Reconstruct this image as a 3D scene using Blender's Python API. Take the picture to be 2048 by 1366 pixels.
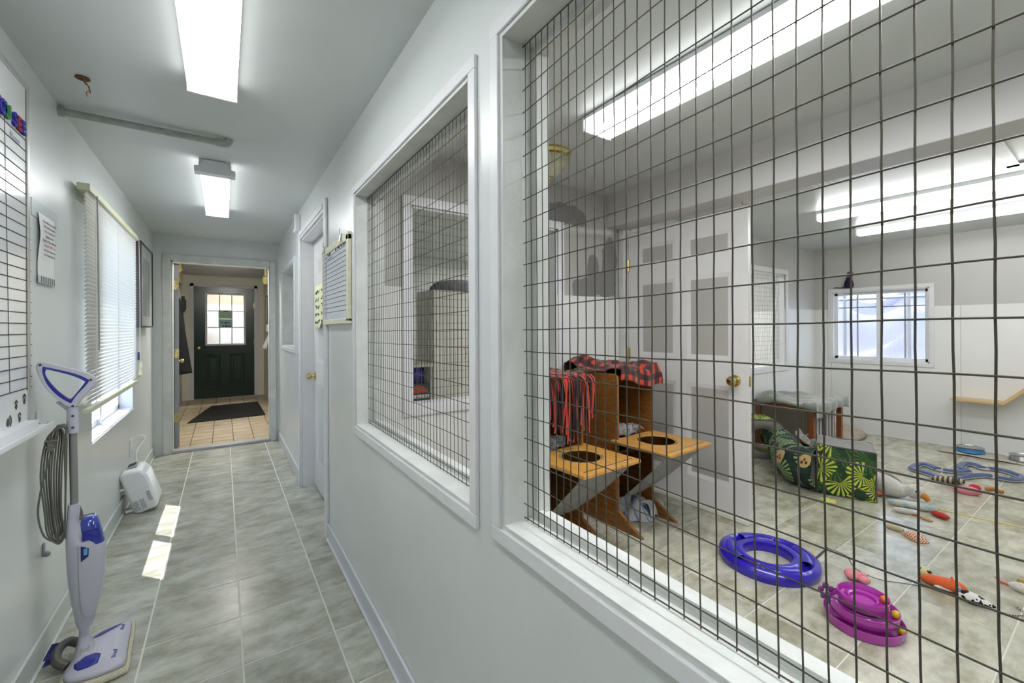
import bpy, bmesh, math, random
from math import sin, cos, pi, sqrt, radians
from mathutils import Vector, Matrix, noise

S = bpy.context.scene
COL = S.collection
for o in list(bpy.data.objects): bpy.data.objects.remove(o)
random.seed(7)

# ---------------------------------------------------------------- camera
YAW, ROLL = 0.5944, 0.0047
cd = bpy.data.cameras.new('camera'); cam = bpy.data.objects.new('camera', cd); COL.objects.link(cam)
cd.sensor_width = 36.0; cd.lens = 854.08 / 2048 * 36; cd.shift_y = -26.1 / 2048; cd.clip_start = 0.02
F_ = Vector((sin(YAW), cos(YAW), 0)); R_ = Vector((cos(YAW), -sin(YAW), 0)); U_ = Vector((0, 0, 1))
R2 = R_ * cos(ROLL) - U_ * sin(ROLL); U2 = R_ * sin(ROLL) + U_ * cos(ROLL)
m = Matrix((R2, U2, -F_)).transposed().to_4x4(); m.translation = Vector((0, 0, 1.355)); cam.matrix_world = m
S.camera = cam

# ---------------------------------------------------------------- light and exposure
S.view_settings.view_transform = 'Standard'; S.view_settings.look = 'None'
S.view_settings.gamma = 1.0; S.view_settings.use_curve_mapping = False
S.view_settings.exposure = 0.78
LAMP = 34.0          # radiance of the fluorescent tubes behind their lenses
w = bpy.data.worlds.new('sky'); S.world = w; w.use_nodes = True
wn = w.node_tree.nodes; wl = w.node_tree.links
bg = wn['Background']; sky = wn.new('ShaderNodeTexSky'); sky.sky_type = 'NISHITA'; sky.sun_disc = False
sky.sun_elevation = radians(62); sky.sun_rotation = radians(139); sky.air_density = 1.0; sky.dust_density = 1.5
wl.new(sky.outputs[0], bg.inputs[0]); bg.inputs[1].default_value = 0.7
sd = bpy.data.lights.new('sun', 'SUN'); sun = bpy.data.objects.new('sun', sd); COL.objects.link(sun)
sd.energy = 7.0; sd.angle = radians(0.5); sd.color = (1, .985, .97)
sun.rotation_euler = Vector((.243, -.28, -.70)).to_track_quat('-Z', 'Y').to_euler()

# ---------------------------------------------------------------- materials
def nodes(m): return m.node_tree.nodes, m.node_tree.links
def lin(c): return tuple((v / 12.92 if v <= .04045 else ((v + .055) / 1.055) ** 2.4) for v in (x / 255 for x in c))
MC = {}
def mat(name, rgb, rough=.5, metal=0, noise_amt=0, noise_scale=20, bump=0, bscale=60, spec=.5, emit=0, trans=0, alpha=1, coat=0, stretch=None, sheen=0):
    if name in MC: return MC[name]
    m = bpy.data.materials.new(name); m.use_nodes = True; n, l = nodes(m); b = n['Principled BSDF']
    c = (*lin(rgb), 1); b.inputs['Base Color'].default_value = c
    b.inputs['Roughness'].default_value = rough; b.inputs['Metallic'].default_value = metal
    b.inputs['Specular IOR Level'].default_value = spec
    if coat: b.inputs['Coat Weight'].default_value = coat; b.inputs['Coat Roughness'].default_value = .08
    if sheen: b.inputs['Sheen Weight'].default_value = sheen
    if trans: b.inputs['Transmission Weight'].default_value = trans; b.inputs['IOR'].default_value = 1.45
    if alpha < 1: b.inputs['Alpha'].default_value = alpha
    if emit: b.inputs['Emission Color'].default_value = c; b.inputs['Emission Strength'].default_value = emit
    if noise_amt or bump:
        tc = n.new('ShaderNodeTexCoord'); mp = n.new('ShaderNodeMapping'); l.new(tc.outputs['Object'], mp.inputs[0])
        if stretch: mp.inputs['Scale'].default_value = stretch
    if noise_amt:
        t = n.new('ShaderNodeTexNoise'); t.inputs['Scale'].default_value = noise_scale; t.inputs['Detail'].default_value = 5
        l.new(mp.outputs[0], t.inputs['Vector'])
        r = n.new('ShaderNodeValToRGB'); r.color_ramp.elements[0].position = .3; r.color_ramp.elements[1].position = .7
        r.color_ramp.elements[0].color = (*[v * (1 - noise_amt) for v in c[:3]], 1)
        r.color_ramp.elements[1].color = (*[min(1, v * (1 + noise_amt)) for v in c[:3]], 1)
        l.new(t.outputs[0], r.inputs[0]); l.new(r.outputs[0], b.inputs['Base Color'])
    if bump:
        t2 = n.new('ShaderNodeTexNoise'); t2.inputs['Scale'].default_value = bscale; t2.inputs['Detail'].default_value = 3
        l.new(mp.outputs[0], t2.inputs['Vector']); bp = n.new('ShaderNodeBump'); bp.inputs['Strength'].default_value = bump
        bp.inputs['Distance'].default_value = .004; l.new(t2.outputs[0], bp.inputs['Height']); l.new(bp.outputs[0], b.inputs['Normal'])
    MC[name] = m; return m

hallpaint = mat('hall_paint', (212, 216, 214), .28, noise_amt=.03, noise_scale=3, bump=.10, bscale=45)
ceilpaint = mat('ceiling_paint', (205, 209, 207), .38, noise_amt=.02, noise_scale=2, bump=.08, bscale=30)
greypaint = mat('grey_paint', (190, 188, 186), .35, noise_amt=.03, noise_scale=2, bump=.08, bscale=40)
whitepanel = mat('white_panel', (228, 228, 226), .22, noise_amt=.02, noise_scale=4, bump=.05, bscale=30)
trim = mat('white_trim', (222, 222, 224), .3, noise_amt=.03, noise_scale=14, bump=.05)
oldtrim = mat('old_white_trim', (205, 207, 204), .4, noise_amt=.10, noise_scale=9, bump=.25, bscale=70)
doorwhite = mat('white_door_paint', (216, 214, 213), .35, noise_amt=.015)
doorgrey = mat('grey_door_panel_paint', (172, 169, 164), .4)
wire = mat('dark_wire', (74, 70, 60), .45, metal=.4)
brass = mat('brass', (206, 188, 128), .22, metal=1, noise_amt=.12, noise_scale=80)
steel = mat('steel', (190, 190, 190), .25, metal=1)
black = mat('black_cloth', (10, 10, 13), .95, bump=.3)
green = mat('dark_green_paint', (8, 36, 25), .25, noise_amt=.2, noise_scale=12, bump=.15)
whiteplastic = mat('white_plastic', (226, 228, 230), .35)
lavplastic = mat('mop_plastic', (182, 181, 194), .32, coat=.2)
blueplastic = mat('blue_plastic', (38, 44, 140), .3)
bluetank = mat('blue_tank', (40, 62, 165), .12, alpha=.86, coat=.5)
greytube = mat('grey_tube', (150, 150, 148), .3, metal=.5)
cordgrey = mat('cord_grey', (96, 96, 88), .5)
terry = mat('terry_pad', (196, 190, 168), .98, bump=1.0, bscale=260, noise_amt=.2, noise_scale=180)
dark = mat('dark_plastic', (40, 40, 42), .5)
cream = mat('cream_plastic', (222, 220, 192), .45, noise_amt=.06, noise_scale=40)
linemat = mat('black_tape_line', (50, 50, 50), .6)
board = mat('whiteboard_surface', (226, 228, 230), .12, coat=.4)
paper = mat('paper', (232, 232, 232), .8)
tape = mat('clear_tape', (196, 206, 206), .3)
yellowpaper = mat('yellow_paper', (226, 228, 190), .8)
oak = mat('oak_stain', (128, 82, 34), .4, noise_amt=.30, noise_scale=14, stretch=(1, 1, 6), bump=.08)
oaktop = mat('oak_tray', (190, 140, 66), .35, noise_amt=.18, noise_scale=9, stretch=(5, 1, 1))
darkwood = mat('dark_wood', (84, 46, 22), .45, noise_amt=.3, noise_scale=12, stretch=(1, 1, 6))
pine = mat('pine_board', (206, 176, 128), .45, noise_amt=.12, noise_scale=9, stretch=(1, 6, 6))
greyfabric = mat('grey_fabric', (126, 124, 120), .95, bump=.4, bscale=200, noise_amt=.12, noise_scale=50, sheen=.2)
netting = mat('grey_netting', (150, 150, 150), .9, alpha=.72, bump=.5, bscale=300)
plushwhite = mat('plush_white', (204, 200, 192), 1, bump=1, bscale=150, noise_amt=.15, noise_scale=60, sheen=.3)
plushgrey = mat('plush_grey', (130, 128, 130), 1, bump=1, bscale=150, noise_amt=.3, noise_scale=60)
purple = mat('violet_plastic', (44, 24, 170), .25, coat=.4)
magenta = mat('magenta_plastic', (178, 56, 168), .16, coat=.5, alpha=.93)
sofamat = mat('fur_beige', (170, 158, 142), 1, bump=1, bscale=90, noise_amt=.25, noise_scale=25, stretch=(2, 1, 1))
glass = mat('window_glass', (235, 245, 250), .02, alpha=.12, spec=.6)

# soft patchwork of grey paint dabs on the playroom's rear wall
def dab_paint():
    m = mat('grey_paint_with_dabs', (176, 174, 172), .35); n, l = nodes(m); b = n['Principled BSDF']
    tc = n.new('ShaderNodeTexCoord'); no = n.new('ShaderNodeTexNoise'); no.inputs['Scale'].default_value = 7
    l.new(tc.outputs['Object'], no.inputs['Vector'])
    sub = n.new('ShaderNodeVectorMath'); sub.operation = 'MULTIPLY_ADD'
    sub.inputs[1].default_value = (.12, .12, .12); l.new(no.outputs[1], sub.inputs[0]); l.new(tc.outputs['Object'], sub.inputs[2])
    sep = n.new('ShaderNodeSeparateXYZ'); l.new(sub.outputs[0], sep.inputs[0])
    tot = None
    def math_(op, a, b_):
        q = n.new('ShaderNodeMath'); q.operation = op
        for i, v in enumerate((a, b_)):
            if isinstance(v, (int, float)): q.inputs[i].default_value = v
            else: l.new(v, q.inputs[i])
        return q.outputs[0]
    for cx, cz, rx, rz in ((2.20, 2.27, .32, .085), (2.60, 1.85, .07, .13), (2.60, 1.72, .06, .10), (2.46, 1.68, .11, .09), (2.80, 1.88, .085, .26), (2.72, 1.72, .10, .10)):
        dx = math_('DIVIDE', math_('SUBTRACT', sep.outputs[0], cx + .06), rx); dz = math_('DIVIDE', math_('SUBTRACT', sep.outputs[2], cz + .06), rz)
        d = math_('LESS_THAN', math_('ADD', math_('POWER', math_('ABSOLUTE', dx, 0), 3), math_('POWER', math_('ABSOLUTE', dz, 0), 3)), 1)
        tot = d if tot is None else math_('MAXIMUM', tot, d)
    mx = n.new('ShaderNodeMix'); mx.data_type = 'RGBA'; l.new(tot, mx.inputs[0])
    mx.inputs[6].default_value = (*lin((176, 174, 170)), 1); mx.inputs[7].default_value = (*lin((128, 126, 126)), 1)
    l.new(mx.outputs[2], b.inputs['Base Color']); return m
dabs = dab_paint()

def tile_mat(name, c1, c2, c3, scale=5, rough=.24):
    m = mat(name, c1, rough); n, l = nodes(m); b = n['Principled BSDF']
    tc = n.new('ShaderNodeTexCoord'); oi = n.new('ShaderNodeObjectInfo')
    geo = n.new('ShaderNodeNewGeometry')
    add = n.new('ShaderNodeVectorMath'); add.operation = 'ADD'
    sc = n.new('ShaderNodeVectorMath'); sc.operation = 'SCALE'; sc.inputs['Scale'].default_value = 37
    cmb = n.new('ShaderNodeCombineXYZ')
    for i in range(3): l.new(oi.outputs['Random'], cmb.inputs[i])
    l.new(cmb.outputs[0], sc.inputs[0]); l.new(sc.outputs[0], add.inputs[1]); l.new(tc.outputs['Object'], add.inputs[0])
    mp = n.new('ShaderNodeMapping'); mp.inputs['Scale'].default_value = (1, 1.7, 1); l.new(add.outputs[0], mp.inputs[0])
    t = n.new('ShaderNodeTexNoise'); t.inputs['Scale'].default_value = scale; t.inputs['Detail'].default_value = 9; t.inputs['Roughness'].default_value = .68
    t.inputs['Distortion'].default_value = .1
    l.new(mp.outputs[0], t.inputs['Vector'])
    r = n.new('ShaderNodeValToRGB'); e = r.color_ramp.elements
    e[0].position = .36; e[0].color = (*lin(c1), 1); e[1].position = .64; e[1].color = (*lin(c3), 1)
    k = e.new(.5); k.color = (*lin(c2), 1)
    l.new(t.outputs[0], r.inputs[0])
    hs = n.new('ShaderNodeHueSaturation'); mr = n.new('ShaderNodeMapRange'); mr.inputs[3].default_value = .9; mr.inputs[4].default_value = 1.08
    l.new(oi.outputs['Random'], mr.inputs[0]); l.new(mr.outputs[0], hs.inputs['Value']); l.new(r.outputs[0], hs.inputs['Color'])
    l.new(hs.outputs[0], b.inputs['Base Color'])
    bp = n.new('ShaderNodeBump'); bp.inputs['Strength'].default_value = .12; bp.inputs['Distance'].default_value = .003
    l.new(t.outputs[0], bp.inputs['Height']); l.new(bp.outputs[0], b.inputs['Normal']); return m
vinyl = tile_mat('stone_look_vinyl', (140, 140, 125), (164, 165, 153), (184, 185, 176), 5.5)
vinylroom = tile_mat('stone_look_vinyl_room', (146, 142, 120), (174, 171, 154), (196, 193, 178), 4.5)
ceramic = tile_mat('beige_ceramic', (158, 140, 112), (178, 160, 132), (190, 174, 146), 6, .4)
groutl = mat('pale_grout', (202, 204, 194), .6)
groutd = mat('brown_grout', (84, 70, 48), .8)

def buffalo():
    m = mat('buffalo_plaid_fleece', (160, 50, 30), .95, sheen=.3); n, l = nodes(m); b = n['Principled BSDF']
    uv = n.new('ShaderNodeUVMap'); sep = n.new('ShaderNodeSeparateXYZ'); l.new(uv.outputs[0], sep.inputs[0])
    outs = []
    for i in range(2):
        a = n.new('ShaderNodeMath'); a.operation = 'FRACT'; l.new(sep.outputs[i], a.inputs[0])
        c = n.new('ShaderNodeMath'); c.operation = 'GREATER_THAN'; c.inputs[1].default_value = .5; l.new(a.outputs[0], c.inputs[0]); outs.append(c.outputs[0])
    ad = n.new('ShaderNodeMath'); ad.operation = 'ADD'; l.new(outs[0], ad.inputs[0]); l.new(outs[1], ad.inputs[1])
    dv = n.new('ShaderNodeMath'); dv.operation = 'DIVIDE'; dv.inputs[1].default_value = 2; l.new(ad.outputs[0], dv.inputs[0])
    r = n.new('ShaderNodeValToRGB'); r.color_ramp.interpolation = 'CONSTANT'; e = r.color_ramp.elements
    e[0].color = (*lin((186, 60, 36)), 1); e[1].position = .75; e[1].color = (*lin((22, 18, 22)), 1)
    k = e.new(.3); k.color = (*lin((74, 22, 20)), 1); l.new(dv.outputs[0], r.inputs[0]); l.new(r.outputs[0], b.inputs['Base Color']); return m
plaid = buffalo()

def leafprint(name, base, leaf1, leaf2, scale, nspike=9):
    m = mat(name, base, .7); n, l = nodes(m); b = n['Principled BSDF']
    uv = n.new('ShaderNodeUVMap'); mp = n.new('ShaderNodeMapping'); mp.inputs['Scale'].default_value = (scale, scale, 1); l.new(uv.outputs[0], mp.inputs[0])
    def M(op, a, b_=0.0):
        q = n.new('ShaderNodeMath'); q.operation = op
        for i, v in enumerate((a, b_)):
            if isinstance(v, (int, float)): q.inputs[i].default_value = v
            else: l.new(v, q.inputs[i])
        return q.outputs[0]
    def layer(off, sharp):
        mp2 = n.new('ShaderNodeMapping'); mp2.inputs['Location'].default_value = (off, off * 1.7, 0); l.new(mp.outputs[0], mp2.inputs[0])
        v = n.new('ShaderNodeTexVoronoi'); v.voronoi_dimensions = '2D'; v.inputs['Scale'].default_value = 1; l.new(mp2.outputs[0], v.inputs['Vector'])
        s = n.new('ShaderNodeVectorMath'); s.operation = 'SUBTRACT'; l.new(mp2.outputs[0], s.inputs[0]); l.new(v.outputs['Position'], s.inputs[1])
        sp = n.new('ShaderNodeSeparateXYZ'); l.new(s.outputs[0], sp.inputs[0])
        wc = n.new('ShaderNodeSeparateColor'); l.new(v.outputs['Color'], wc.inputs[0])
        ang = M('ADD', M('ARCTAN2', sp.outputs[1], sp.outputs[0]), M('MULTIPLY', wc.outputs[0], 6.0))
        st = M('GREATER_THAN', M('SINE', M('MULTIPLY', ang, float(nspike))), sharp)
        fan = M('GREATER_THAN', M('SINE', M('ADD', ang, M('MULTIPLY', wc.outputs[1], 6.0))), -.55)
        return M('MULTIPLY', M('MULTIPLY', st, fan), M('LESS_THAN', v.outputs['Distance'], .62))
    a1, a2 = layer(0, .05), layer(3.3, -.1)
    m1 = n.new('ShaderNodeMix'); m1.data_type = 'RGBA'; m1.inputs[6].default_value = (*lin(base), 1); m1.inputs[7].default_value = (*lin(leaf2), 1); l.new(a2, m1.inputs[0])
    m2 = n.new('ShaderNodeMix'); m2.data_type = 'RGBA'; l.new(m1.outputs[2], m2.inputs[6]); m2.inputs[7].default_value = (*lin(leaf1), 1); l.new(a1, m2.inputs[0])
    l.new(m2.outputs[2], b.inputs['Base Color']); return m
leafy = leafprint('palm_leaf_print', (34, 62, 34), (200, 210, 78), (66, 104, 46), 5.2, 17)
leafdark = leafprint('dark_leaf_print', (18, 42, 34), (150, 176, 116), (28, 66, 46), 7, 19)

def stripes(name, c1, c2, scale, axis=0, width=.5, rough=.7):
    m = mat(name, c1, rough); n, l = nodes(m); b = n['Principled BSDF']
    tc = n.new('ShaderNodeTexCoord'); sep = n.new('ShaderNodeSeparateXYZ'); l.new(tc.outputs['Object'], sep.inputs[0])
    mu = n.new('ShaderNodeMath'); mu.operation = 'MULTIPLY'; mu.inputs[1].default_value = scale; l.new(sep.outputs[axis], mu.inputs[0])
    fr = n.new('ShaderNodeMath'); fr.operation = 'FRACT'; l.new(mu.outputs[0], fr.inputs[0])
    g = n.new('ShaderNodeMath'); g.operation = 'GREATER_THAN'; g.inputs[1].default_value = width; l.new(fr.outputs[0], g.inputs[0])
    mx = n.new('ShaderNodeMix'); mx.data_type = 'RGBA'; mx.inputs[6].default_value = (*lin(c1), 1); mx.inputs[7].default_value = (*lin(c2), 1)
    l.new(g.outputs[0], mx.inputs[0]); l.new(mx.outputs[2], b.inputs['Base Color']); return m
def spots(name, c1, c2, scale, thr=.35, rough=.9):
    m = mat(name, c1, rough); n, l = nodes(m); b = n['Principled BSDF']
    tc = n.new('ShaderNodeTexCoord'); v = n.new('ShaderNodeTexNoise'); v.inputs['Scale'].default_value = scale; l.new(tc.outputs['Object'], v.inputs['Vector'])
    g = n.new('ShaderNodeMath'); g.operation = 'GREATER_THAN'; g.inputs[1].default_value = thr; l.new(v.outputs[0], g.inputs[0])
    mx = n.new('ShaderNodeMix'); mx.data_type = 'RGBA'; mx.inputs[6].default_value = (*lin(c1), 1); mx.inputs[7].default_value = (*lin(c2), 1)
    l.new(g.outputs[0], mx.inputs[0]); l.new(mx.outputs[2], b.inputs['Base Color']); return m

def lens_mat(k_=1.0):
    m = bpy.data.materials.new('prismatic_lens'); m.use_nodes = True; n, l = nodes(m); b = n['Principled BSDF']
    b.inputs['Base Color'].default_value = (.8, .8, .8, 1); b.inputs['Roughness'].default_value = .3
    tc = n.new('ShaderNodeTexCoord'); sep = n.new('ShaderNodeSeparateXYZ'); l.new(tc.outputs['Object'], sep.inputs[0])
    ab = n.new('ShaderNodeMath'); ab.operation = 'ABSOLUTE'; l.new(sep.outputs[0], ab.inputs[0])
    r = n.new('ShaderNodeValToRGB'); r.color_ramp.interpolation = 'B_SPLINE'; e = r.color_ramp.elements
    mr = n.new('ShaderNodeMapRange'); mr.inputs[2].default_value = .095; l.new(ab.outputs[0], mr.inputs[0]); l.new(mr.outputs[0], r.inputs[0])
    e[0].position = 0; e[0].color = (.20, .20, .20, 1); e[1].position = .9; e[1].color = (.05, .05, .05, 1)
    k = e.new(.40); k.color = (.62, .62, .62, 1); k2 = e.new(.68); k2.color = (.34, .34, .34, 1)
    mu = n.new('ShaderNodeMath'); mu.operation = 'MULTIPLY'; mu.inputs[1].default_value = LAMP * k_; l.new(r.outputs[0], mu.inputs[0])
    b.inputs['Emission Color'].default_value = (.97, .99, 1, 1); l.new(mu.outputs[0], b.inputs['Emission Strength']); return m
lens = lens_mat(.72); lens_room = lens_mat(1.65); lens_store = lens_mat(3.2)
domeglow = bpy.data.materials.new('bright_dome'); domeglow.use_nodes = True
domeglow.node_tree.nodes['Principled BSDF'].inputs['Emission Color'].default_value = (1, .97, .9, 1)
domeglow.node_tree.nodes['Principled BSDF'].inputs['Emission Strength'].default_value = LAMP * 4.5
striplamp = bpy.data.materials.new('strip_lamp_lens'); striplamp.use_nodes = True
striplamp.node_tree.nodes['Principled BSDF'].inputs['Emission Color'].default_value = (.98, .99, .97, 1)
striplamp.node_tree.nodes['Principled BSDF'].inputs['Emission Strength'].default_value = LAMP * .30

# ---------------------------------------------------------------- geometry helpers
class MB:
    def __init__(s): s.v = []; s.f = []; s.uv = {}
    def add(s, vs, fs, uvs=None):
        k = len(s.v); s.v += [tuple(p) for p in vs]
        for i, q in enumerate(fs):
            if uvs: s.uv[len(s.f)] = uvs[i]
            s.f.append(tuple(k + j for j in q))
        return s
    def box(s, x0, x1, y0, y1, z0, z1, M=None):
        x0, x1 = sorted((x0, x1)); y0, y1 = sorted((y0, y1)); z0, z1 = sorted((z0, z1))
        vs = [Vector(p) for p in ((x0, y0, z0), (x1, y0, z0), (x1, y1, z0), (x0, y1, z0), (x0, y0, z1), (x1, y0, z1), (x1, y1, z1), (x0, y1, z1))]
        if M: vs = [M @ p for p in vs]
        return s.add(vs, ((0, 3, 2, 1), (4, 5, 6, 7), (0, 1, 5, 4), (1, 2, 6, 5), (2, 3, 7, 6), (3, 0, 4, 7)))
    def prism(s, pts, d, M=None):
        # pts: 3-D loop, d: extrusion vector
        a = [Vector(p) for p in pts]; d = Vector(d); n = len(a)
        nn = Vector((0, 0, 0))
        for i in range(n): nn += a[i].cross(a[(i + 1) % n])
        if nn.dot(d) > 0: a.reverse()
        vs = a + [p + d for p in a]
        if M: vs = [M @ p for p in vs]
        return s.add(vs, [tuple(range(n)), tuple(range(2 * n - 1, n - 1, -1))] + [(i, n + i, n + (i + 1) % n, (i + 1) % n) for i in range(n)])
    def tube(s, path, r, n=8, cap=True, flat=1.0):
        P = [Vector(p) for p in path]; rings = []
        rr = r if isinstance(r, (list, tuple)) else [r] * len(P)
        ref = None
        for i, p in enumerate(P):
            t = (P[min(i + 1, len(P) - 1)] - P[max(i - 1, 0)]).normalized()
            if ref is None:
                ref = Vector((0, 0, 1)) if abs(t.z) < .9 else Vector((1, 0, 0))
            u = (ref - t * ref.dot(t)).normalized(); ref = u; v = t.cross(u)
            rings.append([p + (u * cos(2 * pi * k / n) * flat + v * sin(2 * pi * k / n)) * rr[i] for k in range(n)])
        vs = [q for g in rings for q in g]; fs = []; uvs = []
        L = 0; ln = [0]
        for i in range(1, len(P)): L += (P[i] - P[i - 1]).length; ln.append(L)
        for i in range(len(P) - 1):
            for k in range(n):
                fs.append((i * n + k, i * n + (k + 1) % n, (i + 1) * n + (k + 1) % n, (i + 1) * n + k))
                a, b = k / n * 2 * pi * max(rr[0], .001), (k + 1) / n * 2 * pi * max(rr[0], .001)
                uvs.append(((a, ln[i]), (b, ln[i]), (b, ln[i + 1]), (a, ln[i + 1])))
        if cap:
            fs.append(tuple(range(n - 1, -1, -1))); uvs.append([(0, 0)] * n)
            fs.append(tuple((len(P) - 1) * n + k for k in range(n))); uvs.append([(0, 0)] * n)
        return s.add(vs, fs, uvs)
    def lathe(s, prof, n=24, c=(0, 0, 0), M=None, close=False):
        vs = []; fs = []
        for r, z in prof:
            for k in range(n): vs.append(Vector((c[0] + r * cos(2 * pi * k / n), c[1] + r * sin(2 * pi * k / n), c[2] + z)))
        m_ = len(prof)
        for i in range(m_ if close else m_ - 1):
            j = (i + 1) % m_
            for k in range(n): fs.append((i * n + k, i * n + (k + 1) % n, j * n + (k + 1) % n, j * n + k))
        if not close:
            if prof[0][0] > 1e-5: fs.append(tuple(range(n - 1, -1, -1)))
            if prof[-1][0] > 1e-5: fs.append(tuple((m_ - 1) * n + k for k in range(n)))
        if M: vs = [M @ p for p in vs]
        return s.add(vs, fs)
    def ball(s, c, r, n=14, M=None, squash=None):
        rx, ry, rz = (r, r, r) if isinstance(r, (int, float)) else r
        vs = []; fs = []; m_ = n // 2
        for i in range(m_ + 1):
            a = pi * i / m_
            for k in range(n): vs.append(Vector((rx * sin(a) * cos(2 * pi * k / n), ry * sin(a) * sin(2 * pi * k / n), -rz * cos(a))))
        if M: vs = [M @ p for p in vs]
        vs = [p + Vector(c) for p in vs]
        for i in range(m_):
            for k in range(n): fs.append((i * n + k, i * n + (k + 1) % n, (i + 1) * n + (k + 1) % n, (i + 1) * n + k))
        return s.add(vs, fs)
    def grid(s, nu, nv, fn, uvs_=(1, 1)):
        vs = [fn(i / nu, j / nv) for j in range(nv + 1) for i in range(nu + 1)]; fs = []; uvs = []
        for j in range(nv):
            for i in range(nu):
                a = j * (nu + 1) + i; fs.append((a, a + 1, a + nu + 2, a + nu + 1))
                uvs.append([(x / nu * uvs_[0], y / nv * uvs_[1]) for x, y in ((i, j), (i + 1, j), (i + 1, j + 1), (i, j + 1))])
        return s.add(vs, fs, uvs)
    def mesh(s, name, M, smooth=True, ang=35):
        me = bpy.data.meshes.new(name); me.from_pydata(s.v, [], s.f)
        if s.uv:
            ul = me.uv_layers.new(name='UVMap')
            for p in me.polygons:
                if p.index in s.uv:
                    for li, c in zip(p.loop_indices, s.uv[p.index]): ul.data[li].uv = c
        if M: me.materials.append(M)
        b = bmesh.new(); b.from_mesh(me); bmesh.ops.remove_doubles(b, verts=b.verts, dist=1e-6)
        bmesh.ops.recalc_face_normals(b, faces=b.faces) if not s.uv else None
        b.to_mesh(me); b.free()
        if smooth:
            me.polygons.foreach_set('use_smooth', [True] * len(me.polygons)); me.set_sharp_from_angle(angle=radians(ang))
        me.update(); return me

def link(name, me, parent=None, bevel=0, solid=0, sub=0):
    o = bpy.data.objects.new(name, me); COL.objects.link(o)
    if parent: o.parent = parent
    if solid: md = o.modifiers.new('thickness', 'SOLIDIFY'); md.thickness = solid; md.offset = 0
    if bevel:
        md = o.modifiers.new('bevel', 'BEVEL'); md.width = bevel; md.segments = 2; md.limit_method = 'ANGLE'; md.harden_normals = False
    if sub: md = o.modifiers.new('subdiv', 'SUBSURF'); md.levels = sub; md.render_levels = sub
    return o
def obj(name, mb, M, parent=None, label=None, **k):
    ang = k.pop('ang', 35)
    o = link(name, mb.mesh(name, M, True, ang), parent, **k)
    if label: o['label'] = label
    return o
def tag(o, label, cat, group=None, kind=None):
    o['label'] = label; o['category'] = cat
    if group: o['group'] = group
    if kind: o['kind'] = kind
    return o
def thing(name, label, cat, loc=(0, 0, 0), rz=0, group=None):
    o = bpy.data.objects.new(name, None); o.empty_display_size = .1; COL.objects.link(o); o.location = loc; o.rotation_euler = (0, 0, rz)
    return tag(o, label, cat, group)
def struct(name, mb, M, parent=None, label=None, **k):
    o = obj(name, mb, M, parent, **k); o['kind'] = 'structure'
    if label: o['label'] = label
    return o
def B(*a, M=None): return MB().box(*a, M=M)
def text(name, s, size, M, mtl, parent=None, depth=.0008, align='CENTER', bold=0, label=None):
    cu = bpy.data.curves.new(name, 'FONT'); cu.body = s; cu.size = size; cu.extrude = depth; cu.align_x = align; cu.resolution_u = 3; cu.offset = bold
    t = bpy.data.objects.new(name + '_c', cu); COL.objects.link(t); bpy.context.view_layer.update()
    me = bpy.data.meshes.new_from_object(t.evaluated_get(bpy.context.evaluated_depsgraph_get()))
    bpy.data.objects.remove(t); me.transform(M); me.materials.clear(); me.materials.append(mtl); me.name = name
    o = link(name, me, parent)
    if label: o['label'] = label
    return o
def scribble(parent, origin, ux, length, h, M, seed=0, nm='handwriting'):
    rnd = random.Random(seed); mb = MB(); ux = Vector(ux); o = Vector(origin); x = 0; n_ = ux.cross(Vector((0, 0, 1)))
    while x < length:
        wl_ = rnd.uniform(.5, .9) * h * 3; p = []; q = 0
        while q < wl_ and x + q < length: p.append(o + ux * (x + q) + Vector((0, 0, rnd.uniform(0, h)))); q += h * .28
        if len(p) > 2: mb.tube(p, h * .055, 4)
        x += wl_ + h * .5
    a = obj(nm, mb, M, parent, ang=80); a['kind'] = 'stuff'; return a
def frameM(origin, ux, uy):
    ux = Vector(ux).normalized(); uy = Vector(uy).normalized(); uz = ux.cross(uy)
    M = Matrix((ux, uy, uz)).transposed().to_4x4(); M.translation = Vector(origin); return M
def dup(root):
    r = root.copy(); COL.objects.link(r)
    for ch in list(root.children):
        c = ch.copy(); COL.objects.link(c); c.parent = r
        for g in ch.children: d = g.copy(); COL.objects.link(d); d.parent = c
    return r
def smoothpath(pts, n=8, closed=False):
    P = [Vector(p) for p in pts]; out = []; N = len(P)
    rng = range(N if closed else N - 1)
    for i in rng:
        a, b, c, d = (P[(i - 1) % N], P[i], P[(i + 1) % N], P[(i + 2) % N]) if closed else (P[max(i - 1, 0)], P[i], P[i + 1], P[min(i + 2, N - 1)])
        for k in range(n):
            t = k / n; out.append(.5 * ((2 * b) + (c - a) * t + (2 * a - 5 * b + 4 * c - d) * t * t + (3 * b - a - 3 * c + d) * t ** 3))
    if not closed: out.append(P[-1])
    return out

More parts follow.
